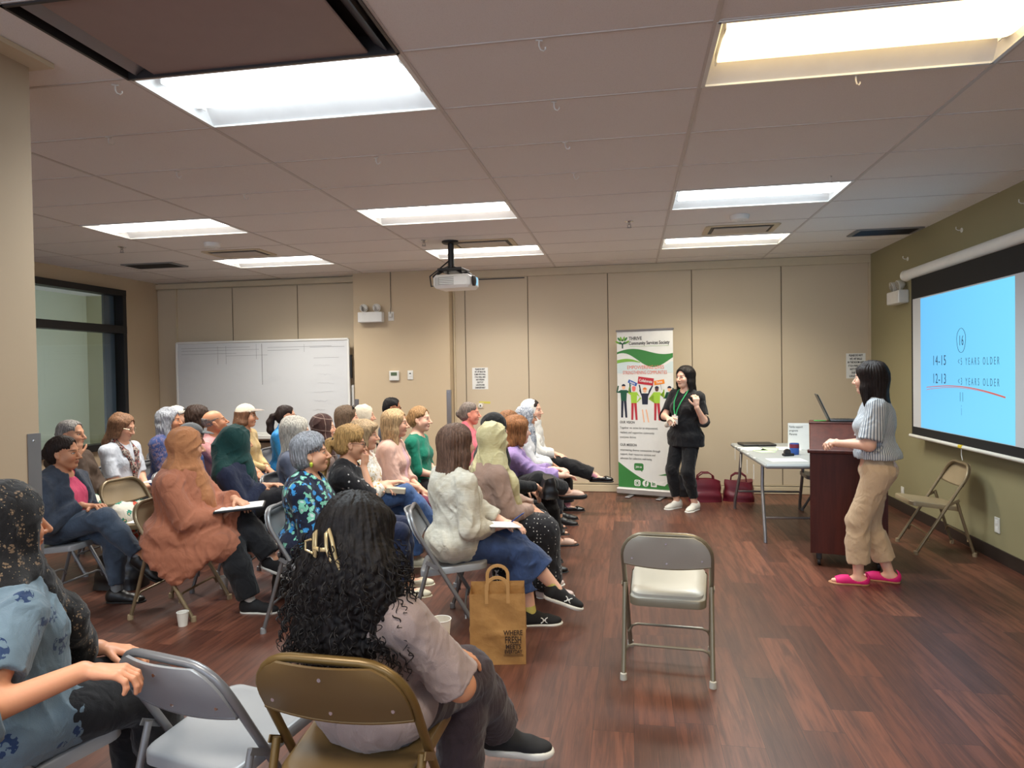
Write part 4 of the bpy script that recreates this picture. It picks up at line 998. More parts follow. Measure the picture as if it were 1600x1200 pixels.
def link_mesh(name, V, Q, mats, parent, hl=None):
    me = bpy.data.meshes.new(name); n, m = len(V), len(Q)
    me.vertices.add(n); me.vertices.foreach_set('co', np.ascontiguousarray(V, np.float32).ravel())
    me.loops.add(4 * m); me.loops.foreach_set('vertex_index', np.ascontiguousarray(Q[:, ::-1], np.int32).ravel())
    me.polygons.add(m); me.polygons.foreach_set('loop_start', np.arange(m, dtype=np.int32) * 4)
    for q in mats: me.materials.append(q)
    if hl is not None:
        at = me.attributes.new('hl', 'FLOAT_VECTOR', 'POINT'); at.data.foreach_set('vector', np.ascontiguousarray(hl, np.float32).ravel())
    me.update(calc_edges=True); me.validate(); me.shade_smooth()
    o = bpy.data.objects.new(name, me); COL.objects.link(o)
    if parent: o.parent = parent
    return o

# ---- the head, once, in its own frame: x forward, y left, z up, eyes at z = 0
def head_sdf():
    h = SDF()
    h.ell((-.012, 0, .036), (.094, .074, .081)); h.ell((.022, 0, -.03), (.066, .060, .082), k=.03)
    h.ell((.060, 0, -.092), (.024, .027, .020), k=.03)
    for sy in (1, -1):
        h.cap((.0, sy * .054, -.05), (.055, sy * .016, -.094), .019, .016, k=.03)
        h.ell((.056, sy * .040, -.032), (.028, .024, .026), k=.03)
    h.cap((.077, -.030, .021), (.077, .030, .021), .011, k=.02)
    for sy in (1, -1): h.ell((.098, sy * .033, -.001), (.017, .017, .012), k=.014, sub=True)
    for sy in (1, -1):
        h.ell((.0725, sy * .032, .0), (.0135, .0145, .0125), k=.004)
        h.cap((.079, sy * .021, .0085), (.076, sy * .043, .0065), .0048, k=.005)
    h.cap((.086, 0, .010), (.1145, 0, -.035), .0078, .0112, k=.013)
    for sy in (1, -1): h.ell((.097, sy * .0125, -.0385), (.010, .0075, .0078), k=.008)
    h.ell((.086, 0, -.0605), (.0115, .023, .0062), k=.006); h.ell((.085, 0, -.0715), (.0105, .019, .0070), k=.006)
    h.cap((.102, -.021, -.066), (.102, .021, -.066), .004, k=.004, sub=True)
    h.ell((.088, 0, -.082), (.006, .02, .004), k=.008, sub=True)
    for sy in (1, -1):
        R = np.array([[.94, .0, -.34], [0, 1, 0], [.34, 0, .94]])
        h.ell((-.008, sy * .078, -.012), (.0175, .0075, .031), R, k=.008); h.ell((-.004, sy * .087, -.010), (.0095, .006, .017), R, k=.006, sub=True)
    lo = np.array([-.13, -.105, -.135]); st = .0025; n = np.array([106, 85, 112])
    G = np.stack(np.meshgrid(*[lo[i] + np.arange(n[i]) * st for i in range(3)], indexing='ij'), -1).reshape(-1, 3).astype(np.float32)
    return h.eval(G, .2).reshape(n), lo, st, n
HG, HLO, HST, HN = head_sdf()
def head_sample(q):
    u = np.clip((q - HLO) / HST, 0, HN - 1.001); i = u.astype(int); f = (u - i).astype(np.float32); r = 0
    for dx in (0, 1):
        for dy in (0, 1):
            for dz in (0, 1):
                w = (f[:, 0] if dx else 1 - f[:, 0]) * (f[:, 1] if dy else 1 - f[:, 1]) * (f[:, 2] if dz else 1 - f[:, 2])
                r = r + w * HG[i[:, 0] + dx, i[:, 1] + dy, i[:, 2] + dz]
    return r

# ---- skin with brows, eyes and lips laid out in head coordinates
def skin_mat():
    m = Mat('skin', (.6, .4, .3, 1), .5, 0, .4)
    at = m.node('ShaderNodeAttribute'); at.attribute_name = 'hl'
    x, y, z = m.xyz(at.outputs['Vector']); ay = y.abs()
    oi = m.node('ShaderNodeObjectInfo'); base = oi.outputs['Color']
    n = m.noise(m.coord('Object'), 18.0, 4.0); n2 = m.noise(m.coord('Object'), 130.0, 2.0)
    c = m.mix(n.soft(.3, .75) * .22, base, m.mix(.5, base, srgb(196, 110, 86)))
    sq = lambda a: a * a
    front = x.gt(.045)
    ck = (sq((ay - .042) / .026) + sq((z + .034) / .024)); c = m.mix((1.0 - ck).clamp() * front * .35, c, m.mix(.55, base, srgb(208, 104, 88)))
    lips = (sq(y / .0255) + sq((z + .0662) / (.0125 - ay * .22))).lt(1.0) * x.gt(.068); c = m.mix(lips * .75, c, m.mix(.45, base, srgb(168, 62, 66)))
    seam = (sq(y / .0225) + sq((z + .0662) / .0016)).lt(1.0) * x.gt(.068); c = m.mix(seam * .8, c, srgb(84, 32, 32))
    bz = z - .0235 + sq((ay - .030) / .02) * .004
    brow = (sq((ay - .034) / .021) + sq(bz / .0042)).lt(1.0) * x.gt(.04); c = m.mix(brow * .8, c, m.mix(.25, srgb(40, 28, 22), base))
    lash = (sq((ay - .032) / .0165) + sq((z - .0016) / .0078)).lt(1.0) * x.gt(.05); c = m.mix(lash * .75, c, srgb(46, 30, 26))
    op = (sq((ay - .032) / .0140) + sq((z + .0002) / .0052)).lt(1.0) * x.gt(.05); c = m.mix(op, c, srgb(222, 214, 206))
    ir = (sq((ay - .032) / .0060) + sq(z / .0060)).lt(1.0) * op; c = m.mix(ir, c, srgb(46, 28, 20))
    nos = (sq((ay - .008) / .0042) + sq((z + .0462) / .0028)).lt(1.0) * x.gt(.08); c = m.mix(nos * .75, c, srgb(70, 32, 28))
    m.setcol(c); m.b.inputs['Subsurface Weight'].default_value = 0.12; m.b.inputs['Subsurface Radius'].default_value = (.012, .005, .003)
    m.b.inputs['Subsurface Scale'].default_value = .6
    m.link(0.48 - op * 0.35, m.b.inputs['Roughness'])
    return m.bump(n2, .08, .002).m
M_skin = skin_mat()
def hair_mat():
    m = Mat('hair', (.1, .06, .04, 1), .55, 0, .22)
    oi = m.node('ShaderNodeObjectInfo'); base = oi.outputs['Color']
    at = m.node('ShaderNodeAttribute'); at.attribute_name = 'hl'
    x, y, z = m.xyz(at.outputs['Vector'])
    cv = m.node('ShaderNodeCombineXYZ'); m.link(x * 150.0, cv.inputs[0]); m.link(y * 150.0, cv.inputs[1]); m.link(z * 16.0, cv.inputs[2])
    n = m.noise(cv.outputs[0], 1.0, 4.0, .65, .8)
    c = m.mix(n.soft(.35, .7) * .8, m.mix(.55, base, (0, 0, 0, 1)), m.mix(.5, base, m.mix(1.0, base, (1.9, 1.9, 1.9, 1), 'MULTIPLY')))
    m.setcol(c); return m.bump(n, .55, .004).m
M_hair = hair_mat()
SK = {'fair': srgb(232, 186, 162), 'light': srgb(222, 172, 144), 'olive': srgb(208, 156, 124), 'tan': srgb(194, 138, 104), 'brown': srgb(166, 112, 82), 'pink': srgb(226, 150, 126)}

# ---- cloth patterns
def cloth(name, c, pattern=None, c2=None, c3=None, rough=.85, scale=1.0):
    if name in _flat: return _flat[name]
    m = Mat(name, c, rough, 0, .25); m.b.inputs['Sheen Weight'].default_value = .15
    o = m.coord('Object'); w = m.noise(o, 420.0, 2.0); dk = tuple(v * .7 for v in c[:3]) + (1,)
    col = m.mix(m.noise(o, 7.0, 3.0).soft(.3, .75) * .2, c, dk)
    x, y, z = m.xyz(o)
    if pattern == 'check':
        s = 95.0 * scale; a = ((x + y * .35) * s).frac().lt(.5); b = (z * s).frac().lt(.5)
        col = m.mix(a * .55 + b * .45, col, c2)
    elif pattern == 'plaid':
        s = 9.0 * scale; a = ((x * .6 + y) * s).frac(); b = (z * s * .9 + x * 2.0).frac()
        l = a.lt(.05).max(b.lt(.05)); l2 = (a - .3).abs().lt(.12).max((b - .4).abs().lt(.14)); col = m.mix(l2 * .35, col, c3 or dk); col = m.mix(l * .6, col, c2)
    elif pattern == 'stripe':
        a = (y._m('ARCTAN2', x) * 13.0 * scale).frac().lt(.42); col = m.mix(a * .9, col, c2)
    elif pattern == 'floral':
        warp = m.node('ShaderNodeVectorMath'); warp.operation = 'ADD'; m.link(o, warp.inputs[0])
        nn = m.node('ShaderNodeTexNoise'); nn.inputs['Scale'].default_value = 26.0; m.link(o, nn.inputs['Vector'])
        sc = m.node('ShaderNodeVectorMath'); sc.operation = 'SCALE'; sc.inputs['Scale'].default_value = .06; m.link(nn.outputs['Color'], sc.inputs[0]); m.link(sc.outputs[0], warp.inputs[1])
        d = X(m.nt, m.voro(warp.outputs[0], 17.0 * scale)); cc = m.voro(warp.outputs[0], 17.0 * scale, out='Color')
        pick = X(m.nt, m.node('ShaderNodeSeparateColor').outputs[0]); m.link(cc, pick.v.node.inputs[0])
        f = m.mix(pick.gt(.55), c2, c3)
        col = m.mix(d.lt(.5) * pick.gt(.22), col, f); col = m.mix(d.lt(.2) * pick.gt(.4), col, m.mix(.5, c2, (1, 1, .7, 1)))
    elif pattern == 'dots':
        d = X(m.nt, m.voro(o, 24.0 * scale, rand=.25)); col = m.mix(d.lt(.17) * .9, col, c2)
    elif pattern == 'lace':
        d = X(m.nt, m.voro(o, 30.0 * scale)); d2 = X(m.nt, m.voro(o, 120.0)); cc = m.voro(o, 30.0 * scale, out='Color')
        pick = X(m.nt, m.node('ShaderNodeSeparateColor').outputs[0]); m.link(cc, pick.v.node.inputs[0])
        col = m.mix(d.lt(.38) * d2.lt(.46) * pick.gt(.2) * .75, col, c2); col = m.mix(d2.lt(.12) * pick.gt(.3) * .9, col, c3)
    elif pattern == 'embroid':
        d = X(m.nt, m.voro(o, 9.0, rand=1.0)); d2 = X(m.nt, m.voro(o, 62.0)); d3 = m.noise(o, 40.0, 3.0); col = m.mix(d.lt(.30) * d2.gt(.42) * d3.gt(.48), col, c2); col = m.mix(m.noise(o, 8.0, 4.0).soft(.4, .7) * .3, col, dk)
    elif pattern == 'denim':
        n = m.noise(o, 9.0, 4.0); col = m.mix(n.soft(.42, .72) * .55, col, c2 or tuple(min(1, v * 1.9) for v in c[:3]) + (1,))
    elif pattern == 'streak':
        cv = m.node('ShaderNodeCombineXYZ'); m.link(x * 8.0, cv.inputs[0]); m.link(y * 8.0, cv.inputs[1]); m.link(z * 60.0, cv.inputs[2])
        n = m.noise(cv.outputs[0], 1.0, 5.0, .7, 1.5); n3 = m.noise(o, 4.0, 3.0, .6, 1.0); col = m.mix(n.soft(.45, .7) * .5, col, c2); col = m.mix(n3.soft(.45, .7) * .6, col, c3 or c2)
    elif pattern == 'blotch':
        n = m.noise(o, 12.0 * scale, 3.0, .6, 1.2); col = m.mix(n.soft(.48, .56), col, c2); n3 = m.noise(o, 19.0 * scale, 3.0, .6, .7); col = m.mix(n3.soft(.56, .62), col, c3 or c2)
    m.setcol(col); cr = m.noise(m.coord('Object', (1.0, 1.0, .6)), 11.0, 2.0, .45, 1.4); m.bump(w * .25 + m.noise(o, 26.0, 3.0, .5) * .22 + (cr - .5).abs() * 2.6, .42, .014)
    _flat[name] = m.m; return m.m

def fold(amp, dirv, freq, seed):
    """creased cloth: long thin creases running along dirv over a gentle swell"""
    r = np.random.RandomState(seed); d = unit(dirv); t1 = unit(np.cross(d, [.3, .5, .81])); t2 = np.cross(d, t1); p = r.uniform(0, 6, 8)
    d, t1, t2 = A_(d), A_(t1), A_(t2)
    def f(P):
        a, b, c = P @ t1 * freq, P @ t2 * freq, P @ d * freq
        w = np.sin(c * .22 + p[0]) * 1.4 + np.sin(b * .35 + c * .12 + p[1]) * 1.2
        w2 = np.sin(c * .28 + p[4]) * 1.3 + np.sin(a * .4 - c * .1 + p[5]) * 1.2
        g = .5 + .5 * np.sin(c * .3 + a * .15 + p[6]); g2 = .5 + .5 * np.sin(c * .26 - b * .2 + p[7])
        v = (1 - 2.2 * np.sqrt(np.abs(np.sin(a * .55 + w + p[2])) + .01)) * g + (1 - 2.2 * np.sqrt(np.abs(np.sin(b * .6 + w2 + p[3])) + .01)) * g2 * .8 + .18 * np.sin(a * .3 + p[1]) + .18 * np.sin(b * .33 + c * .1 + p[0])
        return (-amp * v).astype(np.float32)
    return f
def bone2(a, t, l1, l2, pole):
    a, t = np.array(a, float), np.array(t, float); d = t - a; L = np.linalg.norm(d); L2 = min(max(L, abs(l1 - l2) + .01), l1 + l2 - .004); d /= L + 1e-9
    x = (l1 * l1 - l2 * l2 + L2 * L2) / (2 * L2); h = math.sqrt(max(0, l1 * l1 - x * x)); p = np.array(pole, float); p = p - d * (p @ d); p = unit(p)
    return a + d * x + p * h, a + d * L2

class P3: pass
PP = {}
def hand(F, w, d, up, thumb, s, curl=.35, k=.004, fist=False):
    """five fingers on a palm; d = towards the fingertips, up = back of the hand, thumb = side the thumb is on"""
    d = unit(d); up = unit(np.array(up) - d * np.dot(up, d)); t = np.cross(d, up)
    if np.dot(t, thumb) < 0: t = -t
    ds = np.array(w, float)
    F.cap(ds - d * .01 * s, ds + d * .03 * s, .0205 * s, .023 * s, k=.02, n=up, f=1.35)
    L = (.80, .95, 1.0, .92)[::-1]; kn = []
    for i, o in enumerate((-.031, -.0105, .0105, .030)):
        o = o * s; b = ds + d * .086 * s * (.93 if i == 0 else 1.0) + t * o + up * .002 * s
        F.cap(ds + d * .028 * s + t * o * .55, b, .0135 * s, .0105 * s, k=.014)
        l = {0: .78, 1: .96, 2: 1.03, 3: .93}[i] * s; p = b; dd = d + t * o * 2.6; cur = curl * (1.25 if i == 0 else 1.0 + .06 * i)
        for seg, (sl_, r0, r1) in enumerate(((.040, .0098, .0088), (.025, .0088, .008), (.020, .008, .0066))):
            ang = cur * (.6, 1.0, .8)[seg]; ca, sa = math.cos(ang), math.sin(ang); dd = unit(dd); n_ = unit(up - dd * np.dot(up, dd)); dd = dd * ca - n_ * sa; up_ = n_
            q = p + dd * sl_ * l; F.cap(p, q, r0 * s, r1 * s, k=k); p = q
        kn.append(p)
    p = ds + d * .018 * s + t * .018 * s; dd = unit(d * .62 + t * .8 - up * .25)
    for sl_, r0, r1, cu in ((.042, .0145, .011, .0), (.032, .0108, .0098, .35), (.024, .0098, .0078, .4)):
        dd = unit(dd * math.cos(cu) + unit(d - up * .25 - t * .35) * math.sin(cu)); q = p + dd * sl_ * s; F.cap(p, q, r0 * s, r1 * s, k=.008 if r0 > .014 else k); p = q
    return kn

def make_person(label, head, face=0.0, seat=True, hip=None, yaw=None, pitch=0.0, roll=0.0, s=0.93, w=1.05, skin='light', vox=.0062, cvox=.008,
                top=None, legs=None, hair=None, scarf=None, shoes=None, arms=None, leg=('down', 'down'), cap=None, glasses=None, twist=0.0, hs=1.0, detail=1.0,
                feet=None, seed=1, extra=None, group=None, standing=None, bust=1.0, fvox=None, fingers=.35):
    p = P3(); rad = math.radians; f = np.array([math.cos(rad(face)), math.sin(rad(face)), 0.0]); l = np.array([-f[1], f[0], 0.0]); up = np.array([0, 0, 1.0])
    C = np.array(head, float); hs = hs * s
    O = np.array([hip[0], hip[1], 0.0])
    # head frame
    ya = rad(face if yaw is None else yaw); pa = rad(pitch); ra = rad(roll)
    hf = np.array([math.cos(ya) * math.cos(pa), math.sin(ya) * math.cos(pa), math.sin(pa)]); hl_ = np.array([-math.sin(ya), math.cos(ya), 0.0]); hu = np.cross(hf, hl_)
    hl2 = hl_ * math.cos(ra) + hu * math.sin(ra); hu = np.cross(hf, hl2); hl_ = hl2
    HR = np.stack([hf, hl_, hu], 1)                     # columns
    H = lambda x, y, z: C + hs * (hf * x + hl_ * y + hu * z)
    # trunk
    hipz = (SEAT_Z + .092 * w * s) if seat else standing
    hc = np.array([hip[0], hip[1], hipz])
    neck = C - hs * (up * .158 + (hf * .55 + f * .45) * .034)
    T = np.linalg.norm(neck - hc); u = (neck - hc) / T
    tl = unit(l - u * (l @ u)); tf = np.cross(tl, u)
    ta = rad(twist); sl = tl * math.cos(ta) - tf * math.sin(ta); sf = np.cross(sl, u)     # shoulder line
    TR = np.stack([tf, tl, u], 1); SR = np.stack([sf, sl, u], 1)
    sh = {1: neck + sl * .170 * s * (1 + (w - 1) * .45) - u * .062 * s, -1: neck - sl * .170 * s * (1 + (w - 1) * .45) - u * .062 * s}
    hj = {1: hc + l * .085 * s, -1: hc - l * .085 * s}
    # legs
    L1, L2 = .405 * s, .40 * s; kn, an, toe = {}, {}, {}
    fz = .062 * s
    for sd, mode in zip((1, -1), leg):
        o = None
        if isinstance(mode, dict): o = mode; mode = o.get('mode', 'down')
        if seat:
            if mode == 'down': t = hj[sd] + f * .43 * s + l * sd * .03; t[2] = fz; pole = up * 1.0 + f * .6
            elif mode == 'back': t = hj[sd] + f * .26 * s + l * sd * .02; t[2] = fz; pole = up + f
            elif mode == 'fwd': t = hj[sd] + f * .56 * s + l * sd * .02; t[2] = fz; pole = up + f * .4
            elif mode == 'over': t = hj[sd] + f * .62 * s - l * sd * .16; t[2] = hipz - .22 * s; pole = up + f * .2
            elif mode == 'figure4': t = hj[sd] + f * .34 * s - l * sd * .25; t[2] = hipz + .08; pole = f + l * sd * 1.2
        else: t = hj[sd] * 1.0; t[2] = fz; pole = f
        if o and 'to' in o: t = O + f * o['to'][0] + l * o['to'][1] + up * o['to'][2]
        if o and 'pole' in o: pole = f * o['pole'][0] + l * o['pole'][1] + up * o['pole'][2]
        kn[sd], an[sd] = bone2(hj[sd], t, L1, L2, pole)
        fd = unit(f + l * sd * .12) if mode != 'over' else unit(f * .9 - up * .35 - l * sd * .1)
        if o and 'foot' in o: fd = unit(f * o['foot'][0] + l * o['foot'][1] + up * o['foot'][2])
        sh_up = up if abs(fd[2]) < .1 else unit(np.cross(fd, np.cross(up, fd)))
        toe[sd] = (fd, sh_up)
    # arms
    el, wr, hd, hu_ = {}, {}, {}, {}
    A1, A2 = .275 * s, .235 * s
    arms = arms or {}
    for sd in (1, -1):
        a = arms.get('L' if sd > 0 else 'R', 'lap')
        if isinstance(a, str):
            z0 = hipz + .105 * s
            a = {'lap': dict(to=(.25 * s, sd * .03 * s, z0)), 'thigh': dict(to=(.30 * s, sd * .10 * s, z0)), 'knee': dict(to=(.38 * s, sd * .10 * s, z0)), 'rest': dict(to=(.20 * s, -sd * .03 * s, z0 + .06)),
                 'chin': dict(head=(.07, sd * .03, -.16), d=(.1, -sd * .1, 1), up=(1, 0, 0)), 'hang': dict(to=(.04, sd * .25 * s, hipz - .02)), 'cross': dict(to=(.22 * s, -sd * .10 * s, hipz + .24))}[a]
        if seat and 'to' in a and a.get('rest', 1) and 'd' not in a:
            def thigh(x, y):
                q = O + f * x + l * y; z = 0
                for k_ in (1, -1):
                    A, Bk = hj[k_], kn[k_]; d2 = (Bk - A)[:2]; tt = min(1.05, max(0, float((q - A)[:2] @ d2) / float(d2 @ d2 + 1e-9))); c_ = A + (Bk - A) * tt
                    off = np.linalg.norm((q - c_)[:2]); r_ = (.082 - .026 * tt) * w * s + .016
                    if off < r_: z = max(z, c_[2] + math.sqrt(r_ * r_ - off * off))
                return z
            hx, hy = a['to'][0] + .10 * s, a['to'][1] - sd * .05 * s
            zw = max(thigh(a['to'][0], a['to'][1]), a['to'][2] - .09 * s); zt = max(thigh(hx, hy), zw - .05)
            a = dict(a); a['to'] = (a['to'][0], a['to'][1], max(a['to'][2] - .03 * s, zw + .030 * s)); a['d'] = (.8, -sd * .45, max(-.6, min(.5, (zt + .02 * s - a['to'][2]) / .12)))
        t = H(*a['head']) if 'head' in a else (np.array(a['abs'], float) if 'abs' in a else O + f * a['to'][0] + l * a['to'][1] + up * a['to'][2])
        q = a.get('pole', (-.5, sd * .7, -.7)); pole = f * q[0] + l * q[1] + up * q[2]
        el[sd], wr[sd] = bone2(sh[sd], t, A1, A2, pole)
        fa = unit(wr[sd] - el[sd])
        if 'd' in a: hd[sd] = unit(f * a['d'][0] + l * a['d'][1] + up * a['d'][2])
        else: hd[sd] = unit(fa * .8 + f * .5 - l * sd * .45 + up * -.12)
        hq = a.get('up', (0, 0, 1)); hu_[sd] = f * hq[0] + l * hq[1] + up * hq[2]
    p.__dict__.update(C=C, H=H, f=f, l=l, up=up, hs=hs, s=s, w=w, O=O, hc=hc, neck=neck, u=u, T=T, sh=sh, el=el, wr=wr, kn=kn, an=an, hj=hj, TR=TR, SR=SR, sf=sf, sl=sl, tf=tf, HR=HR, hf=hf, hl_=hl_, hu=hu, hipz=hipz, toe=toe, hd=hd)
    at = lambda t: hc + u * T * t
    def torso(F, o, k=.05, bottom=True):
        if bottom: F.ell(hc + up * .005, ((.118 * w + o), (.158 * w + o), .105 * s + o), TR, k=k)
        F.ell(at(.33) + tf * .012 * (w - .9) * 8, (.108 * w ** 1.5 * s + o, .138 * w ** 1.3 * s + o, .15 * s + o), TR, k=k)
        F.ell(at(.70) - sf * .005, (.106 * w * s + o, .150 * s * (1 + (w - 1) * .6) + o, .165 * s + o), SR, k=k)
        for sd in (1, -1):
            if bust > 0: F.ell(at(.62) + sf * .075 * s * w + sl * sd * .068 * s, (.055 * bust * s + o, .062 * bust * s + o, .06 * bust * s + o), SR, k=k)
            F.cap(neck - u * .02 * s, sh[sd] - sl * sd * .01, .043 * s + o * .7, .048 * s + o * .7, k=k)
    def arm(F, sd, o, t=1.0, k=.03, loose=0.0, cuff=1.0):
        aw = .85 + .25 * (w - .6)
        E1 = sh[sd] + (el[sd] - sh[sd]) * min(1, t * 2)
        F.cap(sh[sd], E1, .050 * s * aw + o, (.050 - .010 * min(1, t * 2)) * s * aw + o + loose, k=k)
        if t > .5:
            q = min(1, (t - .5) * 2); F.cap(el[sd], el[sd] + (wr[sd] - el[sd]) * q, .040 * s * aw + o + loose, (.040 - .0135 * q) * s * aw * cuff + o + loose, k=k)
    def legx(F, sd, o, t=1.0, k=.03, flare=0.0, t0=0.0):
        F.cap(hj[sd] + (kn[sd] - hj[sd]) * t0, kn[sd], .082 * w * s + o, .056 * s * (.5 + w / 2) + o, k=k)
        if t > .5:
            q = min(1, (t - .5) * 2); mid = kn[sd] + (an[sd] - kn[sd]) * min(q, .35) - (unit(np.cross(np.cross(kn[sd] - hj[sd], an[sd] - kn[sd]), an[sd] - kn[sd])) * 0)
            F.cap(kn[sd], mid, .055 * s * (.5 + w / 2) + o, .052 * s * (.5 + w / 2) + o + flare * min(q, .35), k=k)
            if q > .35: F.cap(mid, kn[sd] + (an[sd] - kn[sd]) * q, .052 * s * (.5 + w / 2) + o + flare * .35, (.052 - .019 * q) * s + o + flare, k=k)
    p.torso, p.arm, p.legx, p.at = torso, arm, legx, at
    # ------------------------------------------------ the body itself
    B = SDF()
    torso(B, 0.0)
    B.cap(C - hs * (hf * .022 + up * .06), neck - u * .03 * s, .052 * hs, .058 * s, k=.03)
    Ci, HRi = A_(C), A_(HR)
    e = .16 * hs
    B.fun(lambda P: head_sample(((P - Ci) @ HRi) / hs) * hs, C - e, C + e, k=.018)
    for sd in (1, -1):
        arm(B, sd, 0.0); legx(B, sd, 0.0)
        hand(B, wr[sd] + hd[sd] * .012, hd[sd], hu_[sd], (f * .6 - l * sd * .8) if not (arms.get('L' if sd > 0 else 'R') and isinstance(arms.get('L' if sd > 0 else 'R'), dict) and 'thumb' in arms.get('L' if sd > 0 else 'R')) else f * arms['L' if sd > 0 else 'R']['thumb'][0] + l * arms['L' if sd > 0 else 'R']['thumb'][1] + up * arms['L' if sd > 0 else 'R']['thumb'][2], s * .97, curl=(arms.get('L' if sd > 0 else 'R') or {}).get('curl', fingers) if isinstance(arms.get('L' if sd > 0 else 'R'), dict) else fingers)
        fd, fu = toe[sd]
        B.cap(an[sd] - fu * .03 * s, an[sd] + fd * .12 * s - fu * .042 * s, .034 * s, .026 * s, k=.03, n=fu, f=1.2); B.cap(an[sd] + fd * .12 * s - fu * .042 * s, an[sd] + fd * .165 * s - fu * .046 * s, .027 * s, .02 * s, k=.02, n=fu, f=1.4)
        B.ell(an[sd] - fd * .035 * s - fu * .035 * s, (.03 * s,) * 3, k=.025)
    V, Q = B.mesh(vox)
    hlc = ((V - C) @ HR) / hs
    body = link_mesh('person', V - O, Q, [M_skin], None, hlc)
    body.location = O; body.color = SK.get(skin, skin) if isinstance(skin, str) else skin
    tag(body, label, 'person', group)
    p.body = body
    def part(name, F, vx, mat, hair_=None, par=None):
        if not F.ops: return None
        V, Q = F.mesh(vx)
        o = link_mesh(name, V - O, Q, [mat], par or body, (((V - C) @ HR) / hs) if hair_ is not None else None)
        if hair_ is not None: o.color = hair_
        return o
    p.part = part
    # ------------------------------------------------ clothes
    rs = seed
    if legs:
        F = SDF(); o = legs.get('o', .013)
        o2 = min(o, .010); F.ell(hc + up * .0, ((.116 * w + o2 * .7), (.156 * w + o2 * .7), .095 * s + o2), TR, k=.03); F.ell(at(.2), (.100 * w ** 1.5 * s + o2 * .5, .130 * w ** 1.3 * s + o2 * .5, .07 * s), TR, k=.02) if seat else F.ell(at(.22), (.109 * w ** 1.5 * s + o2, .139 * w ** 1.3 * s + o2, .10 * s), TR, k=.03)
        for sd in (1, -1): legx(F, sd, o, legs.get('t', .95), flare=legs.get('flare', .0))
        if legs.get('t', .95) > .6 and not legs.get('skirt'):
            for sd in (1, -1): F.hem(kn[sd] + (an[sd] - kn[sd]) * (legs.get('t', .95) - .5) * 2, an[sd] - kn[sd], .12)
        if legs.get('skirt'):
            z1 = legs['skirt']
            for sd in (1, -1):
                F.cap(hj[sd], kn[sd] + f * .02, .10 * w + o, .085 + o, k=.08); b = an[sd] * 1.0; b[2] = max(z1, b[2]); F.cap(kn[sd], b, .085 + o, .10 + o, k=.09)
            F.cap((kn[1] + kn[-1]) / 2, np.append(((an[1] + an[-1]) / 2)[:2], z1), .08, .10, k=.09)
        F.disp.append(fold(legs.get('amp', .0032), unit(kn[1] - hj[1]) + l * .3, 75, rs + 5)); F.disp.append(fold(.0018, (kn[1] - an[1]) + f * .3, 130, rs + 9))
        if seat: F.cut(hc * 0 + np.array([0, 0, SEAT_Z + .004]), None, 0) if False else None
        part(legs.get('name', 'trousers'), F, cvox, legs['mat'])
    if top:
        F = SDF(); o = top.get('o', .016); F.ell(hc + up * .012, ((.118 * w + o + .012), (.158 * w + o + .014), .092 * s + o), TR, k=.05)
        for sd in (1, -1): arm(F, sd, o * .75, top.get('sleeve', 1.0) * (.97 if top.get('sleeve', 1.0) >= 1 else 1), k=.016, loose=top.get('loose', .0), cuff=top.get('cuff', 1.0))
        for sd in (1, -1):
            st_ = min(1, top.get('sleeve', 1.0)); F.hem(*( (sh[sd] + (el[sd] - sh[sd]) * st_ * 2, el[sd] - sh[sd]) if st_ <= .5 else (el[sd] + (wr[sd] - el[sd]) * (st_ - .5) * 2 * .98, wr[sd] - el[sd])), .085 * s)
        torso(F, o, k=.035)
        for d in (top.get('hem') or []):        # extra skirts of the garment: (from, to, r0, r1) in body frame
            a, b, r0, r1 = d[:4]; Wp = lambda v: O + f * v[0] + l * v[1] + up * v[2]
            F.cap(Wp(a), Wp(b), r0, r1, k=.06, n=(l if len(d) > 4 else None), f=(d[4] if len(d) > 4 else 1.0))
        if top.get('long'):
            for sd in (1, -1): F.cap(hj[sd], hj[sd] + (kn[sd] - hj[sd]) * top['long'], .088 * w * s + o, .066 * w * s + o, k=.05)
        if top.get('stand'):                    # hanging hem for a standing figure
            F.cap(at(.1), hc - up * top['stand'], .10 * w + o, .11 * w + o, k=.08, n=f, f=1.25); F.ell(hc - up * (top['stand'] - .02), (.11 * w + o, .165 * w + o, .05), TR, k=.06)
        if top.get('collar', 0): F.cap(neck + u * .01, neck + u * .035 * s + tf * .005, .066 * s, .070 * s, k=.02)
        nk = neck + u * .052 * s + sf * .045 * s                 # neck opening
        F.ell(nk + sf * top.get('vx', .0), (.062 * s, .060 * s, .07 * s * top.get('v', 1.0)), SR, k=.012, sub=True)
        if top.get('open'):                     # open jacket front
            F.ell(at(.66) + sf * .155 * s, (.06, top['open'], .24 * s), SR, k=.02, sub=True)
        if top.get('stand'): F.cut(hc - up * top['stand'], -up, .006)
        F.disp.append(fold(top.get('amp', .005) * .62, u + sl * .35, 78, rs)); F.disp.append(fold(.0018, sl + u * .8, 125, rs + 3))
        part(top.get('name', 'blouse'), F, cvox, top['mat'])
        if top.get('inner'):
            F = SDF(); torso(F, .008, bottom=False); F.ell(nk, (.066 * s, .062 * s, .07 * s * top.get('v', 1.0)), SR, k=.012, sub=True); part('undershirt', F, cvox, top['inner'])
        if top.get('sash'):
            F = SDF()
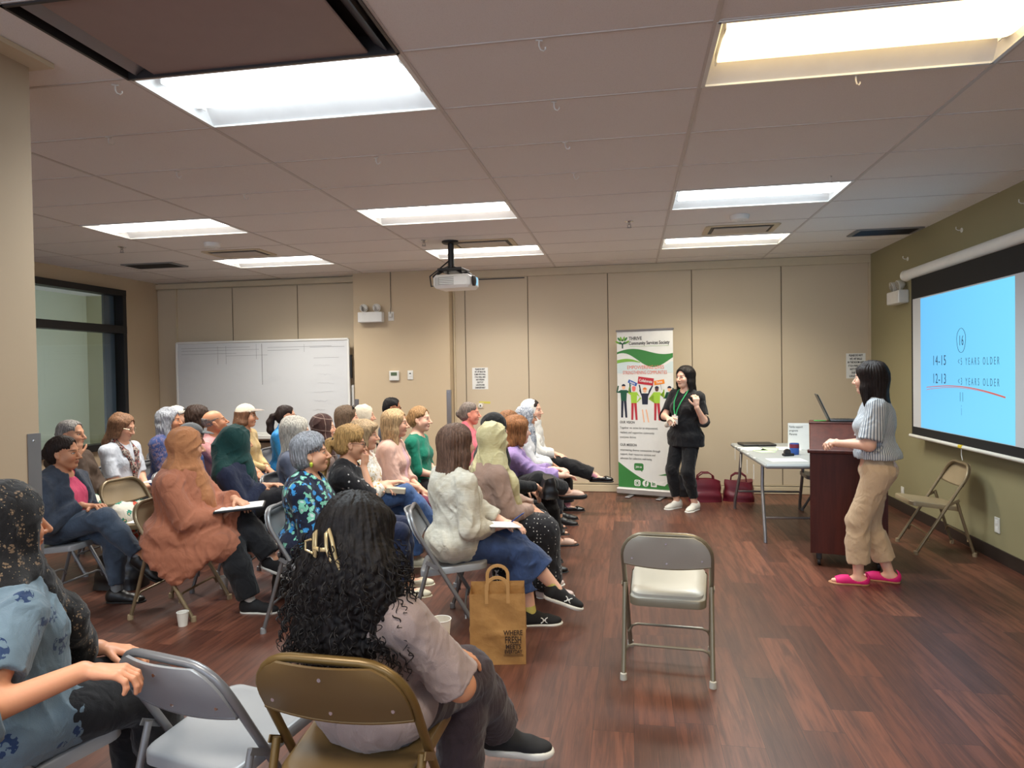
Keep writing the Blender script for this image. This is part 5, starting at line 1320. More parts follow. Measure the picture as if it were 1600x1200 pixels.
    # ------------------------------------------------ shoes
    if shoes:
        for sd in (1, -1):
            fd, fu = toe[sd]; fs_ = np.cross(fu, fd); a = an[sd]; R = np.stack([fd, fs_, fu], 1)
            Q_ = lambda x, z, y=0: a + s * (fd * x + fu * z + fs_ * y)
            F = SDF(); kind = shoes.get('kind', 'sneaker')
            F.cap(Q_(-.03, -.032), Q_(.10, -.040), .040 * s, .037 * s, k=.03); F.ell(Q_(.135, -.045), (.062 * s, .041 * s, .028 * s), R, k=.03); F.ell(Q_(-.035, -.02), (.038 * s, .034 * s, .05 * s), R, k=.03)
            if kind in ('boot', 'sneaker'): F.cap(Q_(-.012, -.0), Q_(.03, -.015), .040 * s, .036 * s, k=.03)
            F.cap(Q_(-.008, .06), Q_(.0, .0), .032 * s, .030 * s, k=.012, sub=True)
            if kind == 'slipper': F.ell(Q_(.04, .0), (.075 * s, .032 * s, .032 * s), R, k=.012, sub=True)
            if kind == 'sandal':
                F.ell(Q_(.0, -.005), (.062 * s, .06 * s, .038 * s), R, k=.006, sub=True); F.ell(Q_(.185, -.045), (.035 * s, .06 * s, .03 * s), R, k=.006, sub=True)
            F.cut(Q_(0, -.060), -fu, .0)
            so = part('shoe', F, .006, shoes['mat'])
            G = SDF(); sh_ = shoes.get('heel', .014); o = .005
            G.cap(Q_(-.035, -.06), Q_(.13, -.06), .036 * s + o * .6, .041 * s + o * .4, k=.02); G.ell(Q_(.145, -.06), (.055 * s + o, .042 * s + o * .6, .03), R, k=.03)
            G.cut(Q_(0, -.056), fu, .003); G.cut(Q_(0, -.056) - fu * sh_, -fu, .003)
            part('sole', G, .006, shoes.get('sole', M_blackpl), par=so)
            if shoes.get('sock'):
                K = SDF(); K.cap(an[sd] - (an[sd] - kn[sd]) * .16, an[sd] - fu * .012, .0385 * s, .039 * s); part('sock', K, .007, shoes['sock'])
    # ------------------------------------------------ hair, scarves, hats, glasses
    hv = (fvox or vox) * 1.0
    if hair:
        kind = hair['kind']; F = SDF(); th = hair.get('th', .012)
        E3 = lambda F, x, y, z, a, b, c, k=.02, sub=False: F.ell(H(x, y, z), (a * hs, b * hs, c * hs), HR, k=k, sub=sub)
        E3(F, -.014, 0, .038, .094 + th, .074 + th * .9, .081 + th)
        if kind != 'bald':
            E3(F, -.045, 0, -.005, .07 + th, .066 + th, .075 + th)
        E3(F, .108, 0, hair.get('fz', -.022 if kind in ('bun', 'ponytail', 'short') else -.034), .092, .068, .118 + hair.get('fh', .0), k=.012, sub=True)
        if kind in ('short', 'bun', 'ponytail', 'bald', 'updo'):
            F.cut(H(-.02, 0, -.088 if kind != 'bald' else -.06), -hu + hf * .2, .012)
            for sy in (1, -1): E3(F, .012, sy * .085, -.03, .034, .03, .05, k=.012, sub=True); E3(F, .062, sy * .082, -.022, .068, .034, .072, k=.014, sub=True)
        if kind == 'bald':
            E3(F, .03, 0, .10, .128, .11, .075, k=.016, sub=True)
        if kind in ('bob', 'long', 'mid'):
            ln = {'bob': .13, 'mid': .20, 'long': .31}[kind] * hair.get('len', 1.0); fl = hair.get('flare', .012)
            for sy in (1, -1):
                a0 = H(-.005, sy * (.068 + th * .6), .04); a1 = H(.0, sy * (.076 + th * .5), -.07); a2 = H(hair.get('ax', .0 if kind == 'long' else -.015), sy * (.084 + fl), -.02 - ln) if not hair.get('back') else H(-.075, sy * .055, -.02 - ln)
                F.cap(a0, a1, (.034 + th) * hs, .030 * hs, k=.03, n=hl_, f=1.5); F.cap(a1, a2, .032 * hs, .024 * hs, k=.03, n=hl_, f=1.25)
            b0 = H(-.07, 0, .03); b1 = H(-.078, 0, -.08); b2 = H(hair.get('bx', -.105), 0, -.03 - ln)
            F.cap(b0, b1, (.066 + th) * hs, .066 * hs, k=.04, n=hf, f=1.4); F.cap(b1, b2, .072 * hs, (.055 + fl) * hs, k=.04, n=hf, f=1.8)
            F.cap(H(-.05, .05, -.06), H(hair.get('bx', -.105) + .02, .06, -.03 - ln), .04 * hs, .03 * hs, k=.03); F.cap(H(-.05, -.05, -.06), H(hair.get('bx', -.105) + .02, -.06, -.03 - ln), .04 * hs, .03 * hs, k=.03)
        if kind == 'bun' or kind == 'updo': F.ell(H(-.115, 0, .0 if kind == 'bun' else .04), (.04 * hs, .04 * hs, .04 * hs), HR, k=.015)
        if kind == 'ponytail':
            F.chain([H(-.10, 0, .02), H(-.155, 0, .0), H(-.185, .0, -.07), H(-.18, 0, -.16), H(-.175, 0, -.25 * hair.get('len', 1))], [.03 * hs, .028 * hs, .042 * hs, .038 * hs, .014 * hs], k=.02)
        if hair.get('bangs'): E3(F, .078, 0, .070, .03, .062, .03, k=.02)
        if hair.get('vol'): E3(F, -.02, 0, .075, .09, .078, .055 + hair['vol'], k=.04)
        amp = hair.get('amp', .0032); fr = hair.get('freq', 300)
        Cf, hff, hlf, huf = A_(C), A_(hf), A_(hl_), A_(hu); r_ = np.random.RandomState(rs + 77); ph = r_.uniform(0, 6, 5)
        wav = hair.get('wave', .0)
        def strands(P):
            q = (P - Cf) / hs; x, y, z = q @ hff, q @ hlf, q @ huf
            an_ = np.arctan2(y, x + .02) ; zz = z * 14
            v = np.sin(an_ * 34 + np.sin(zz + ph[0]) * 1.1 + ph[1]) * .6 + np.sin(an_ * 61 + np.sin(zz * 1.3 + ph[2]) * 1.5 + ph[3]) * .5
            if wav: v = v + wav * .8 * np.sin(z * 75 + an_ * 11 + ph[4] + 2 * np.sin(an_ * 7)) + wav * .6 * np.sin(z * 62 - an_ * 13 + ph[2] + y * 50)
            return (amp * v).astype(np.float32)
        F.disp.append(strands)
        F.disp.append(lambda P: (.0035 * np.sin(((P - Cf) @ huf) * 34 + ph[0]) * np.sin(((P - Cf) @ hlf) * 46 + ph[1] + ((P - Cf) @ hff) * 30)).astype(np.float32))
        if cap: F.cut(H(0, 0, .05), hu, .004)
        if hair.get('fun'): hair['fun'](p, F)
        ho = part('hair', F, hv, M_hair, hair['c']); p.hair = ho
        if kind == 'ponytail': part('hair_tie', SDF().cap(H(-.118, 0, .018), H(-.128, 0, .012), .027 * hs, .027 * hs), .005, M_blackpl, par=ho)
        if kind in ('bun',) and hair.get('tie'): part('hair_tie', SDF().cap(H(-.098, 0, .0), H(-.09, 0, .0), .037 * hs, .037 * hs), .005, M_blackpl, par=ho)
    if scarf:
        F = SDF(); th = scarf.get('th', .016); st = scarf.get('style', 'wrap')
        E3 = lambda x, y, z, a, b, c, k=.03, sub=False: F.ell(H(x, y, z), (a * hs, b * hs, c * hs), HR, k=k, sub=sub)
        sb = scarf.get('slip', 0.0)             # worn further back on the head
        E3(-.016 - sb, 0, .036, .096 + th, .076 + th, .083 + th); E3(-.006 - sb * .8, 0, -.045, .076 + th, .068 + th, .088, k=.05)
        nb_ = neck + u * .035 * s
        F.cap(H(-.03, 0, -.08), nb_, .066 * hs, .080 * hs, k=.04)
        F.ell(nb_ + sf * .012 - u * .005, (.112 * hs * (.8 + .2 * w), .104 * hs * (.8 + .2 * w), .042 * hs), SR, k=.022)
        F.cap(H(.035, 0, -.125), nb_ + sf * .05 * s, .052 * hs, .06 * hs, k=.03)
        dr = scarf.get('drape', 1.0)
        if dr:
            c1 = p.at(.80) + sf * .10 * s * w; c2 = p.at(.80 - .28 * dr) + sf * .125 * s * w + (sl * .05)
            F.chain([H(.04, -.02, -.135), c1, c2], [.06 * hs, .075 * hs, .05 * hs], k=.05, n=sf, f=1.7)
            F.cap(nb_ - sf * .02, p.at(.84) - sf * .075 * s * w, .085 * hs, .10 * hs, k=.06, n=sf, f=1.6)
            for sd in (1, -1): F.cap(nb_, sh[sd] - sl * sd * .04 + u * .03, .07 * hs, .045 * hs, k=.06)
        for ch in scarf.get('tails', []):
            F.chain([O + f * v[0] + l * v[1] + up * v[2] for v in ch[0]], ch[1], k=.05, n=sf, f=1.5)
        fc = scarf.get('face', (.118, -.018, .080, .058, .088))
        E3(fc[0], 0, fc[1], fc[2], fc[3], fc[4], k=.014, sub=True)
        F.disp.append(fold(scarf.get('amp', .0055) * .75, unit(hu * .9 + hf * .5 + hl_ * .2), 80, rs + 21)); F.disp.append(fold(.0014, unit(hu + hf), 130, rs + 23))
        p.scarf = part('headscarf', F, max(hv, .0055), scarf['mat'])
    if cap:
        F = SDF(); E3 = lambda x, y, z, a, b, c, k=.01, sub=False: F.ell(H(x, y, z), (a * hs, b * hs, c * hs), HR, k=k, sub=sub)
        E3(-.012, 0, .045, .108, .090, .092); F.cut(H(0, 0, .042 if cap['kind'] != 'beanie' else .02), -hu, .004)
        co = part('cap' if cap['kind'] != 'beanie' else 'knit_hat', F, hv, cap['mat'])
        if cap['kind'] == 'ball':
            G = SDF(); G.ell(H(.105, 0, .046), (.088 * hs, .076 * hs, .03 * hs), HR, k=.0); G.ell(H(.105, 0, .036), (.10 * hs, .085 * hs, .030 * hs), HR, k=.0, sub=True); G.cut(H(.06, 0, 0), -hf, .0)
            part('brim', G, .0045, cap.get('brim', cap['mat']), par=co)
            part('button', SDF().ell(H(-.012, 0, .136), (.008, .008, .005)), .0035, cap['mat'], par=co)
        p.cap = co
    if glasses:
        mb = MB(); r_ = .0016
        for sy in (1, -1):
            mb.tube([H(.101, sy * .033 + .022 * math.cos(a) * glasses.get('w', 1), -.002 + .0165 * math.sin(a)) - O for a in np.linspace(0, 2 * PI, 17)[:-1]], r_, 6, closed=True)
            mb.tube([H(.098, sy * .056, .004) - O, H(.05, sy * .078, .006) - O, H(-.005, sy * .082, .006) - O, H(-.02, sy * .081, -.012) - O], r_, 6)
        mb.tube([H(.104, .012, .002) - O, H(.1055, 0, .005) - O, H(.104, -.012, .002) - O], r_, 6)
        mb.build('glasses', glasses['mat'], body)
    PP[seed] = p
    if extra: extra(p)
    return p
# ================================================================== the people
BLK = srgb(24, 24, 27)
def dn(n, r, g, b): return cloth(n, srgb(r, g, b), 'denim')
J_dark, J_mid, J_light, J_grey = dn('dark blue denim', 42, 58, 92), dn('mid blue denim', 66, 92, 136), dn('light blue denim', 104, 132, 170), dn('grey blue denim', 62, 74, 90)
C_blk, C_blk2, C_navy, C_plum = cloth('black cloth', BLK), cloth('charcoal cloth', srgb(38, 38, 42)), cloth('navy cloth', srgb(32, 40, 66)), cloth('dark plum cloth', srgb(56, 44, 48))
SH_blk = flat('black shoe leather', srgb(26, 25, 26), .4); SH_cream = flat('cream canvas', srgb(216, 206, 180), .8); SH_white = flat('off white shoe', srgb(222, 216, 204), .7); SH_knit = flat('black knit shoe', srgb(28, 28, 30), .85)
SOLE_w, SOLE_b, SOLE_c = flat('white sole rubber', srgb(222, 220, 212), .6), flat('black sole rubber', srgb(30, 29, 29), .7), flat('cream sole rubber', srgb(206, 194, 166), .6)
G_blk, G_met = flat('black spectacle frame', srgb(22, 20, 20), .3), flat('metal spectacle frame', srgb(150, 140, 120), .25, .8)
def SDF_part(p, name, prims, mat, vx=.004):
    F = SDF()
    for q in prims:
        if q[0] == 'ell': F.ell(q[1], q[2], p.HR, k=.002)
        else: F.cap(q[1], q[2], q[3], k=.002)
    return p.part(name, F, vx, mat)
def sit(label, head, yaw, back=.06, face=None, chair_kind='grey', side=0.0, chairlabel=None, chair=True, cdx=.02, **k):
    """seat a person under a head position; the chair goes with them"""
    face = yaw * .55 if face is None else face; a = math.radians(face)
    hx, hy = head[0] - math.cos(a) * back - math.sin(a) * side, head[1] - math.sin(a) * back + math.cos(a) * side
    if chair: put_chair(chair_kind, hx + math.cos(a) * cdx, hy + math.sin(a) * cdx, face * .6 if k.get('chair_face') is None else k['chair_face'], chairlabel)
    k.pop('chair_face', None)
    d = math.hypot(head[0], head[1])
    k.setdefault('vox', .0052 if d < 5 else .0060 if d < 6.5 else .0068); k.setdefault('cvox', .0075 if d < 5 else .009)
    k.setdefault('group', 'seated audience')
    return make_person(label, head, face=face, hip=(hx, hy), yaw=yaw, **k)

# ---------------- front column of the audience (nearest the screen)
p = sit('person in a cream linen shirt and dark jeans writing on a white pad', (-1.01, 3.95, 1.076), 46, .03, 20, twist=22, cdx=-.035, chairlabel='grey folding chair under the person in the cream linen shirt', skin='fair', w=1.2, hs=1.03, seed=11,
    top=dict(mat=cloth('cream linen', srgb(196, 190, 174), 'streak', srgb(228, 224, 214), srgb(168, 152, 124)), sleeve=.92, o=.022, loose=.012, amp=.0075, collar=1, name='shirt', long=.16),
    legs=dict(mat=J_dark, t=.80, flare=.045, o=.02), hair=dict(kind='mid', c=srgb(104, 78, 64), len=1.15, th=.014, bx=-.125), shoes=dict(mat=SH_knit, sole=SOLE_w, heel=.024, sock=flat('yellow sock trim', srgb(206, 196, 110), .8)),
    arms=dict(L=dict(to=(.32, .02, .60)), R=dict(to=(.22, -.07, .60))), leg=(dict(mode='over', to=(.60, -.10, .20), pole=(.2, -.1, 1)), dict(mode='down', to=(.44, -.09, .062))))
LINEN = p
sit('person in an olive yellow headscarf and mauve brown top', (-.90, 4.5, 1.043), 44, .08, 20, twist=12, chairlabel='grey folding chair under the person in the olive yellow headscarf', skin='olive', w=1.15, hs=1.03, seed=12,
    top=dict(mat=cloth('mauve brown knit', srgb(166, 138, 124)), o=.026, loose=.012, amp=.007, name='top'), legs=dict(mat=cloth('black dotted skirt', srgb(28, 26, 30), 'dots', srgb(214, 210, 204), scale=1.8), skirt=.14, t=.7, name='skirt'),
    scarf=dict(mat=cloth('olive yellow satin', srgb(206, 196, 150), 'streak', srgb(228, 220, 180), srgb(172, 158, 110), rough=.5), th=.024, amp=.009, tails=[([(.08, -.06, .90), (.17, -.10, .76), (.20, -.10, .62), (.22, -.08, .55)], [.07, .07, .055, .04])]), shoes=dict(mat=flat('pale sandal', srgb(216, 196, 190), .6), sole=SOLE_w), arms=dict(L=dict(to=(.34, .03, .6)), R=dict(to=(.30, -.05, .6))))
sit('person in a black headscarf and black coat with a black purse on the lap', (-1.01, 5.1, 1.07), 46, .06, 14, chairlabel='grey folding chair under the person in the black headscarf', skin='light', w=1.1, seed=13,
    top=dict(mat=C_blk, o=.024, name='coat', long=.6), legs=dict(mat=C_blk), scarf=dict(mat=cloth('black chiffon', srgb(20, 20, 23)), th=.02), shoes=dict(mat=SH_blk, sole=SOLE_b), arms=dict(L=dict(to=(.30, .06, .64)), R=dict(to=(.36, -.06, .66))))
p = sit('person in a lilac blouse with ginger hair and one ankle over the knee', (-.94, 5.75, 1.0), 34, .12, 8, chairlabel='grey folding chair under the person in the lilac blouse', skin='fair', w=1.1, hs=1.05, seed=14,
    top=dict(mat=cloth('lilac satin', srgb(158, 132, 184), rough=.5), o=.024, loose=.022, sleeve=.90, amp=.008, collar=1), legs=dict(mat=C_blk, flare=.02), hair=dict(kind='bob', c=srgb(150, 100, 62), len=.70, th=.02), shoes=dict(mat=flat('blush sandal', srgb(214, 176, 156), .5), sole=SOLE_b, heel=.036, kind='sandal'),
    arms=dict(L=dict(to=(.42, .06, .66), rest=0), R=dict(to=(.48, -.06, .62), rest=0, pole=(-.1, -.5, -1))), leg=(dict(mode='down', to=(.44, .06, .062)), dict(mode='figure4', to=(.52, -.03, .50), pole=(.5, -.9, .5), foot=(.95, .3, -.1))))
sit('person with short brown hair half hidden behind the ginger-haired person', (-1.11, 6.3, 1.02), 40, .05, 10, chairlabel='grey folding chair under the short brown-haired person', skin='light', seed=15,
    top=dict(mat=C_navy, sleeve=.6, name='top'), legs=dict(mat=J_light), hair=dict(kind='short', c=srgb(150, 104, 70), th=.018), shoes=dict(mat=flat('black sandal strap', srgb(34, 32, 34), .5), sole=SOLE_b, kind='sandal'))
sit('person in a grey patterned headscarf and white blouse', (-1.02, 6.75, 1.045), 22, .08, 4, chairlabel='grey folding chair under the person in the grey patterned headscarf', skin='olive', seed=16, w=1.05,
    top=dict(mat=cloth('white blouse cloth', srgb(222, 222, 224)), o=.022, loose=.012), legs=dict(mat=C_blk2), scarf=dict(mat=cloth('grey print chiffon', srgb(150, 157, 168), 'blotch', srgb(196, 200, 206), srgb(92, 100, 116), scale=4.0)), glasses=dict(mat=G_blk), shoes=dict(mat=SH_blk, sole=SOLE_b), arms=dict(L=dict(to=(.30, .03, .62)), R=dict(to=(.32, -.05, .62))))
sit('person in a white headscarf and white blouse with black trousers, legs crossed', (-1.02, 7.25, 1.085), -10, .06, -4, chairlabel='grey folding chair under the person in the white headscarf', skin='fair', w=1.08, seed=17,
    top=dict(mat=cloth('white cotton', srgb(228, 226, 222)), o=.026, loose=.018, sleeve=.93, amp=.007), legs=dict(mat=C_blk, flare=.025, o=.02), scarf=dict(mat=cloth('white chiffon', srgb(232, 231, 226)), slip=.02, face=(.112, -.01, .086, .060, .098), th=.018), hair=dict(kind='short', c=srgb(46, 34, 30), th=.006),
    shoes=dict(mat=flat('black patent shoe', srgb(20, 20, 22), .15), sole=SOLE_b, kind='slipper', sock=flat('pink sock', srgb(216, 150, 166), .8)), arms=dict(L=dict(to=(.26, .02, .62)), R=dict(to=(.30, -.03, .64))),
    leg=(dict(mode='down'), dict(mode='over', to=(.72, .0, .40), pole=(.1, 0, 1), foot=(.95, .0, .05))))

# ---------------- second column
p = sit('grey-haired person in a blue and green floral blouse looking up', (-1.91, 3.9, 1.02), 20, .03, 10, chairlabel='grey folding chair under the person in the blue floral blouse', skin='olive', w=1.16, pitch=6, seed=21, vox=.0046,
    top=dict(mat=cloth('blue green floral', srgb(22, 28, 50), 'floral', srgb(52, 132, 190), srgb(120, 186, 160), scale=1.5), sleeve=.62, o=.026, loose=.02, amp=.006, v=1.5, long=.3), legs=dict(mat=C_navy, o=.018), hair=dict(kind='short', c=srgb(150, 150, 154), th=.024, vol=.012, amp=.004),
    shoes=dict(mat=SH_cream, sole=SOLE_c, kind='slipper'), arms=dict(L='lap', R='lap'), leg=(dict(mode='fwd'), dict(mode='fwd')),
    extra=lambda p: MB().lathe([(.001, -.034), (.011, -.02), (.011, -.008), (.001, 0)], 10, p.H(.0, -.080, -.045) - p.O).build('earring', flat('yellow green bead', srgb(190, 200, 70), .3), p.body, True))
sit('person with a blond ponytail in a black dotted top, hand to the mouth', (-1.89, 4.45, 1.025), 26, .04, 12, chairlabel='grey folding chair under the person with the blond ponytail', skin='olive', pitch=-6, seed=22, w=1.05,
    top=dict(mat=cloth('black dotted top', srgb(28, 27, 30), 'dots', srgb(196, 190, 186), scale=.9), sleeve=.5, o=.022, v=1.8, loose=.012), legs=dict(mat=C_navy), hair=dict(kind='ponytail', c=srgb(186, 146, 92), th=.014, vol=.008, amp=.004), glasses=dict(mat=G_blk), shoes=dict(mat=SH_cream, sole=SOLE_c, kind='slipper'),
    arms=dict(L='lap', R=dict(head=(.105, -.02, -.175), d=(.12, .25, 1), up=(.9, -.4, 0), curl=.9, pole=(.3, -.5, -1))))
sit('person in a white blouse with yellow flowers and blue jeans, wrists crossed', (-1.99, 4.95, 1.035), 14, .06, 8, chairlabel='grey folding chair under the person in the yellow flowered white blouse', skin='light', seed=23, w=1.14,
    top=dict(mat=cloth('white yellow floral', srgb(226, 222, 212), 'blotch', srgb(238, 235, 228), srgb(190, 160, 84), scale=2.2), o=.024, loose=.014, sleeve=.86, v=1.6), legs=dict(mat=J_mid, flare=.03, o=.018), hair=dict(kind='bob', c=srgb(186, 158, 122), len=.62, th=.018, bangs=1), shoes=dict(mat=SH_cream, sole=SOLE_c), arms=dict(L='rest', R='lap'), leg=('down', 'over'))
sit('person with long blond hair in a pink blazer', (-1.90, 5.4, 1.09), 15, .06, 4, chairlabel='grey folding chair under the person in the pink blazer', skin='light', seed=24, w=1.08,
    top=dict(mat=cloth('blush pink suiting', srgb(212, 172, 156)), o=.024, loose=.01, sleeve=.80, open=.055, inner=cloth('pale pink jersey', srgb(226, 184, 192)), collar=1, name='blazer', long=.25), legs=dict(mat=cloth('burgundy cloth', srgb(104, 44, 66))), hair=dict(kind='long', c=srgb(196, 164, 122), len=1.0, th=.014, flare=.02), shoes=dict(mat=SH_blk, sole=SOLE_b))
sit('person in a green short-sleeved top with hair tied back', (-1.88, 6.0, 1.082), 0, .05, 0, chairlabel='grey folding chair under the person in the green top', skin='fair', seed=25, w=1.06,
    top=dict(mat=cloth('emerald jersey', srgb(20, 122, 98)), sleeve=.55, v=1.2), legs=dict(mat=C_blk), hair=dict(kind='bun', c=srgb(170, 132, 90), th=.012, tie=1), shoes=dict(mat=SH_blk, sole=SOLE_b))
sit('person in a salmon pink shirt with grey hair in a dark bun', (-1.58, 6.7, 1.088), 12, .05, 6, chairlabel='grey folding chair under the person in the salmon pink shirt', skin='pink', seed=26, w=1.1,
    top=dict(mat=cloth('salmon pink cotton', srgb(234, 126, 138)), sleeve=.6, collar=1, name='shirt'), legs=dict(mat=J_light), hair=dict(kind='bun', c=srgb(128, 116, 108), th=.008, tie=1), shoes=dict(mat=SH_white, sole=SOLE_w))

# ---------------- third column
p = sit('person in a brown headscarf and rust coat with a dark notebook on the lap', (-2.82, 4.0, 1.05), 50, .06, 12, 'tan', chair_face=3, chairlabel='tan folding chair under the person in the rust coat', skin='olive', seed=31, w=1.34, hs=1.02, vox=.005,
    top=dict(mat=cloth('rust coat cloth', srgb(166, 104, 78)), o=.030, loose=.014, amp=.009, long=.9, name='coat', hem=[((-.10, -.18, .47), (.32, -.16, .47), .06, .05), ((-.09, -.215, .40), (.29, -.20, .39), .042, .035), ((-.05, -.228, .34), (.22, -.215, .33), .032, .026), ((.0, -.232, .285), (.16, -.222, .28), .027, .022), ((.06, -.232, .24), (.10, -.228, .235), .022, .02), ((-.08, .19, .42), (.2, .18, .42), .05, .04), ((-.04, .2, .33), (.12, .19, .33), .035, .03)]),
    legs=dict(mat=C_blk, o=.02, flare=.02), scarf=dict(mat=cloth('camel brown crepe', srgb(176, 118, 78), 'streak', srgb(192, 134, 92), srgb(148, 96, 62)), th=.024, amp=.008, tails=[([(.10, -.02, .84), (.19, -.03, .72), (.25, .02, .60)], [.07, .06, .035])]),
    shoes=dict(mat=SH_knit, sole=SOLE_w, heel=.02, sock=flat('white sock', srgb(224, 220, 214), .85)), arms=dict(L=dict(to=(.34, .04, .62)), R=dict(to=(.30, -.06, .63))), leg=(dict(mode='over', to=(.60, .0, .30), pole=(.2, 0, 1)), dict(mode='down', to=(.48, -.10, .062))))
sit('person in a dark green headscarf and navy coat', (-2.80, 4.55, 1.02), 56, .05, 16, chairlabel='grey folding chair under the person in the dark green headscarf', skin='olive', seed=32, w=1.2, hs=1.02,
    top=dict(mat=cloth('navy coat cloth', srgb(32, 40, 64)), o=.026, name='coat', long=.4), legs=dict(mat=C_blk2, o=.018), scarf=dict(mat=cloth('dark green crepe', srgb(22, 62, 60)), th=.026, amp=.007, tails=[([(-.06, -.04, .98), (-.02, -.13, .82), (.08, -.16, .68)], [.09, .09, .05])]), shoes=dict(mat=SH_blk, sole=SOLE_b), leg=(dict(mode='down'), dict(mode='over', to=(.58, .0, .34), pole=(.1, 0, 1))))
sit('person with long white hair in a grey cardigan seen from behind', (-2.62, 5.1, 1.046), 30, .04, 12, chairlabel='grey folding chair under the person with long white hair', skin='fair', seed=33, hs=1.04,
    top=dict(mat=cloth('blue grey cardigan', srgb(96, 104, 124)), name='cardigan'), legs=dict(mat=J_dark), hair=dict(kind='long', c=srgb(206, 202, 192), len=.85, th=.02, flare=.02, amp=.004), shoes=dict(mat=SH_white, sole=SOLE_w))
sit('person in a dark brown plaid headscarf', (-2.65, 5.65, 1.036), 27, .05, 12, chairlabel='grey folding chair under the person in the dark brown plaid headscarf', skin='light', seed=34,
    top=dict(mat=cloth('taupe knit', srgb(120, 104, 98)), o=.022), legs=dict(mat=C_blk), scarf=dict(mat=cloth('brown plaid crepe', srgb(74, 50, 46), 'plaid', srgb(186, 164, 152), srgb(52, 36, 36), scale=1.2), th=.02), shoes=dict(mat=SH_blk, sole=SOLE_b))
sit('person with sunglasses pushed up on streaked brown hair', (-2.66, 6.2, 1.083), 26, .05, 10, chairlabel='grey folding chair under the person with sunglasses on the head', skin='light', seed=35,
    top=dict(mat=cloth('pale blue cotton', srgb(170, 186, 206))), legs=dict(mat=J_dark), hair=dict(kind='mid', c=srgb(112, 92, 74), len=.8, th=.016), shoes=dict(mat=SH_white, sole=SOLE_w),
    extra=lambda p: SDF_part(p, 'sunglasses', [('ell', p.H(.055, .032, .108), (.014, .03, .02)), ('ell', p.H(.055, -.032, .108), (.014, .03, .02)), ('cap', p.H(.05, .06, .10), p.H(-.03, .088, .05), .004), ('cap', p.H(.05, -.06, .10), p.H(-.03, -.088, .05), .004), ('cap', p.H(.066, .02, .112), p.H(.066, -.02, .112), .004)], flat('dark lens plastic', srgb(28, 24, 24), .15)))
sit('person in a cream headscarf in front of the wall pier', (-2.69, 6.7, 1.068), 20, .05, 8, chairlabel='grey folding chair under the person in the cream headscarf', skin='light', seed=36,
    top=dict(mat=cloth('cream cotton', srgb(226, 212, 204))), legs=dict(mat=C_navy), scarf=dict(mat=cloth('cream crepe', srgb(224, 214, 192)), th=.018, face=(.116, -.015, .084, .06, .092)), shoes=dict(mat=SH_blk, sole=SOLE_b))
sit('person with short black hair and glasses in a dark grey shirt at the back', (-2.64, 7.4, 1.115), 16, .05, 6, chairlabel='grey folding chair under the person in the dark grey shirt', skin='brown', seed=37, bust=0, pitch=-5, w=1.08,
    top=dict(mat=cloth('dark slate shirt', srgb(74, 80, 92)), collar=1, sleeve=.6, name='shirt'), legs=dict(mat=C_navy), hair=dict(kind='short', c=srgb(34, 32, 34), th=.010), glasses=dict(mat=G_blk), shoes=dict(mat=SH_blk, sole=SOLE_b))

# ---------------- fourth column
p = sit('person in a dark denim jacket over a pink top, legs crossed', (-3.77, 4.05, .998), 16, .03, 4, chair_face=2, chairlabel='grey folding chair under the person in the denim jacket', skin='tan', seed=41, w=1.16, vox=.0048,
    top=dict(mat=cloth('dark denim jacket cloth', srgb(52, 60, 74), 'denim', srgb(74, 84, 100)), o=.028, loose=.008, amp=.007, collar=1, open=.060, inner=cloth('pink jersey', srgb(222, 84, 122)), name='jacket', v=1.5), legs=dict(mat=J_grey, o=.018, t=.93), hair=dict(kind='bun', c=srgb(44, 32, 28), th=.012), shoes=dict(mat=SH_blk, sole=SOLE_b, sock=flat('grey sock', srgb(120, 124, 128), .9)),
    arms=dict(L=dict(to=(.24, -.02, .62)), R=dict(to=(.20, -.07, .58))), leg=(dict(mode='down', to=(.40, -.02, .062)), dict(mode='over', to=(.62, -.06, .30), pole=(.2, -.1, 1), foot=(.8, 0, -.5))))
sit('person in a grey cap partly hidden behind the brown headscarf', (-3.62, 5.2, .99), 46, .05, 10, chairlabel='grey folding chair under the person in the grey cap', skin='olive', seed=42, bust=0, pitch=-10,
    top=dict(mat=cloth('royal blue cotton', srgb(40, 76, 140))), legs=dict(mat=J_dark), hair=dict(kind='short', c=srgb(60, 52, 48), th=.008), cap=dict(kind='ball', mat=cloth('grey cap cloth', srgb(84, 88, 92))), shoes=dict(mat=SH_blk, sole=SOLE_b))
sit('balding person in a pink checked shirt and jeans leaning back', (-3.66, 5.6, 1.088), 36, -.06, 6, chairlabel='grey folding chair under the balding person in the pink checked shirt', skin='tan', seed=43, bust=0, pitch=16, w=1.15,
    top=dict(mat=cloth('pink check shirt', srgb(226, 190, 188), 'check', srgb(186, 84, 96)), sleeve=.55, collar=1, o=.022, loose=.014, name='shirt'), legs=dict(mat=J_light, o=.018), hair=dict(kind='bald', c=srgb(138, 130, 126), th=.004), shoes=dict(mat=SH_white, sole=SOLE_w), arms=dict(L=dict(to=(.42, .02, .58)), R=dict(to=(.44, -.06, .58))))
sit('person in a beige jacket and plain cream cap', (-3.83, 6.4, 1.093), 16, .04, 6, chairlabel='grey folding chair under the person in the plain cream cap', skin='olive', seed=44,
    top=dict(mat=cloth('sand jacket cloth', srgb(204, 178, 128)), collar=1, o=.022, name='jacket'), legs=dict(mat=C_navy), hair=dict(kind='bob', c=srgb(118, 84, 62), len=.45, th=.006), cap=dict(kind='ball', mat=cloth('cream cap cloth', srgb(226, 216, 194)), brim=cloth('grey brim cloth', srgb(150, 140, 132))), shoes=dict(mat=SH_blk, sole=SOLE_b))
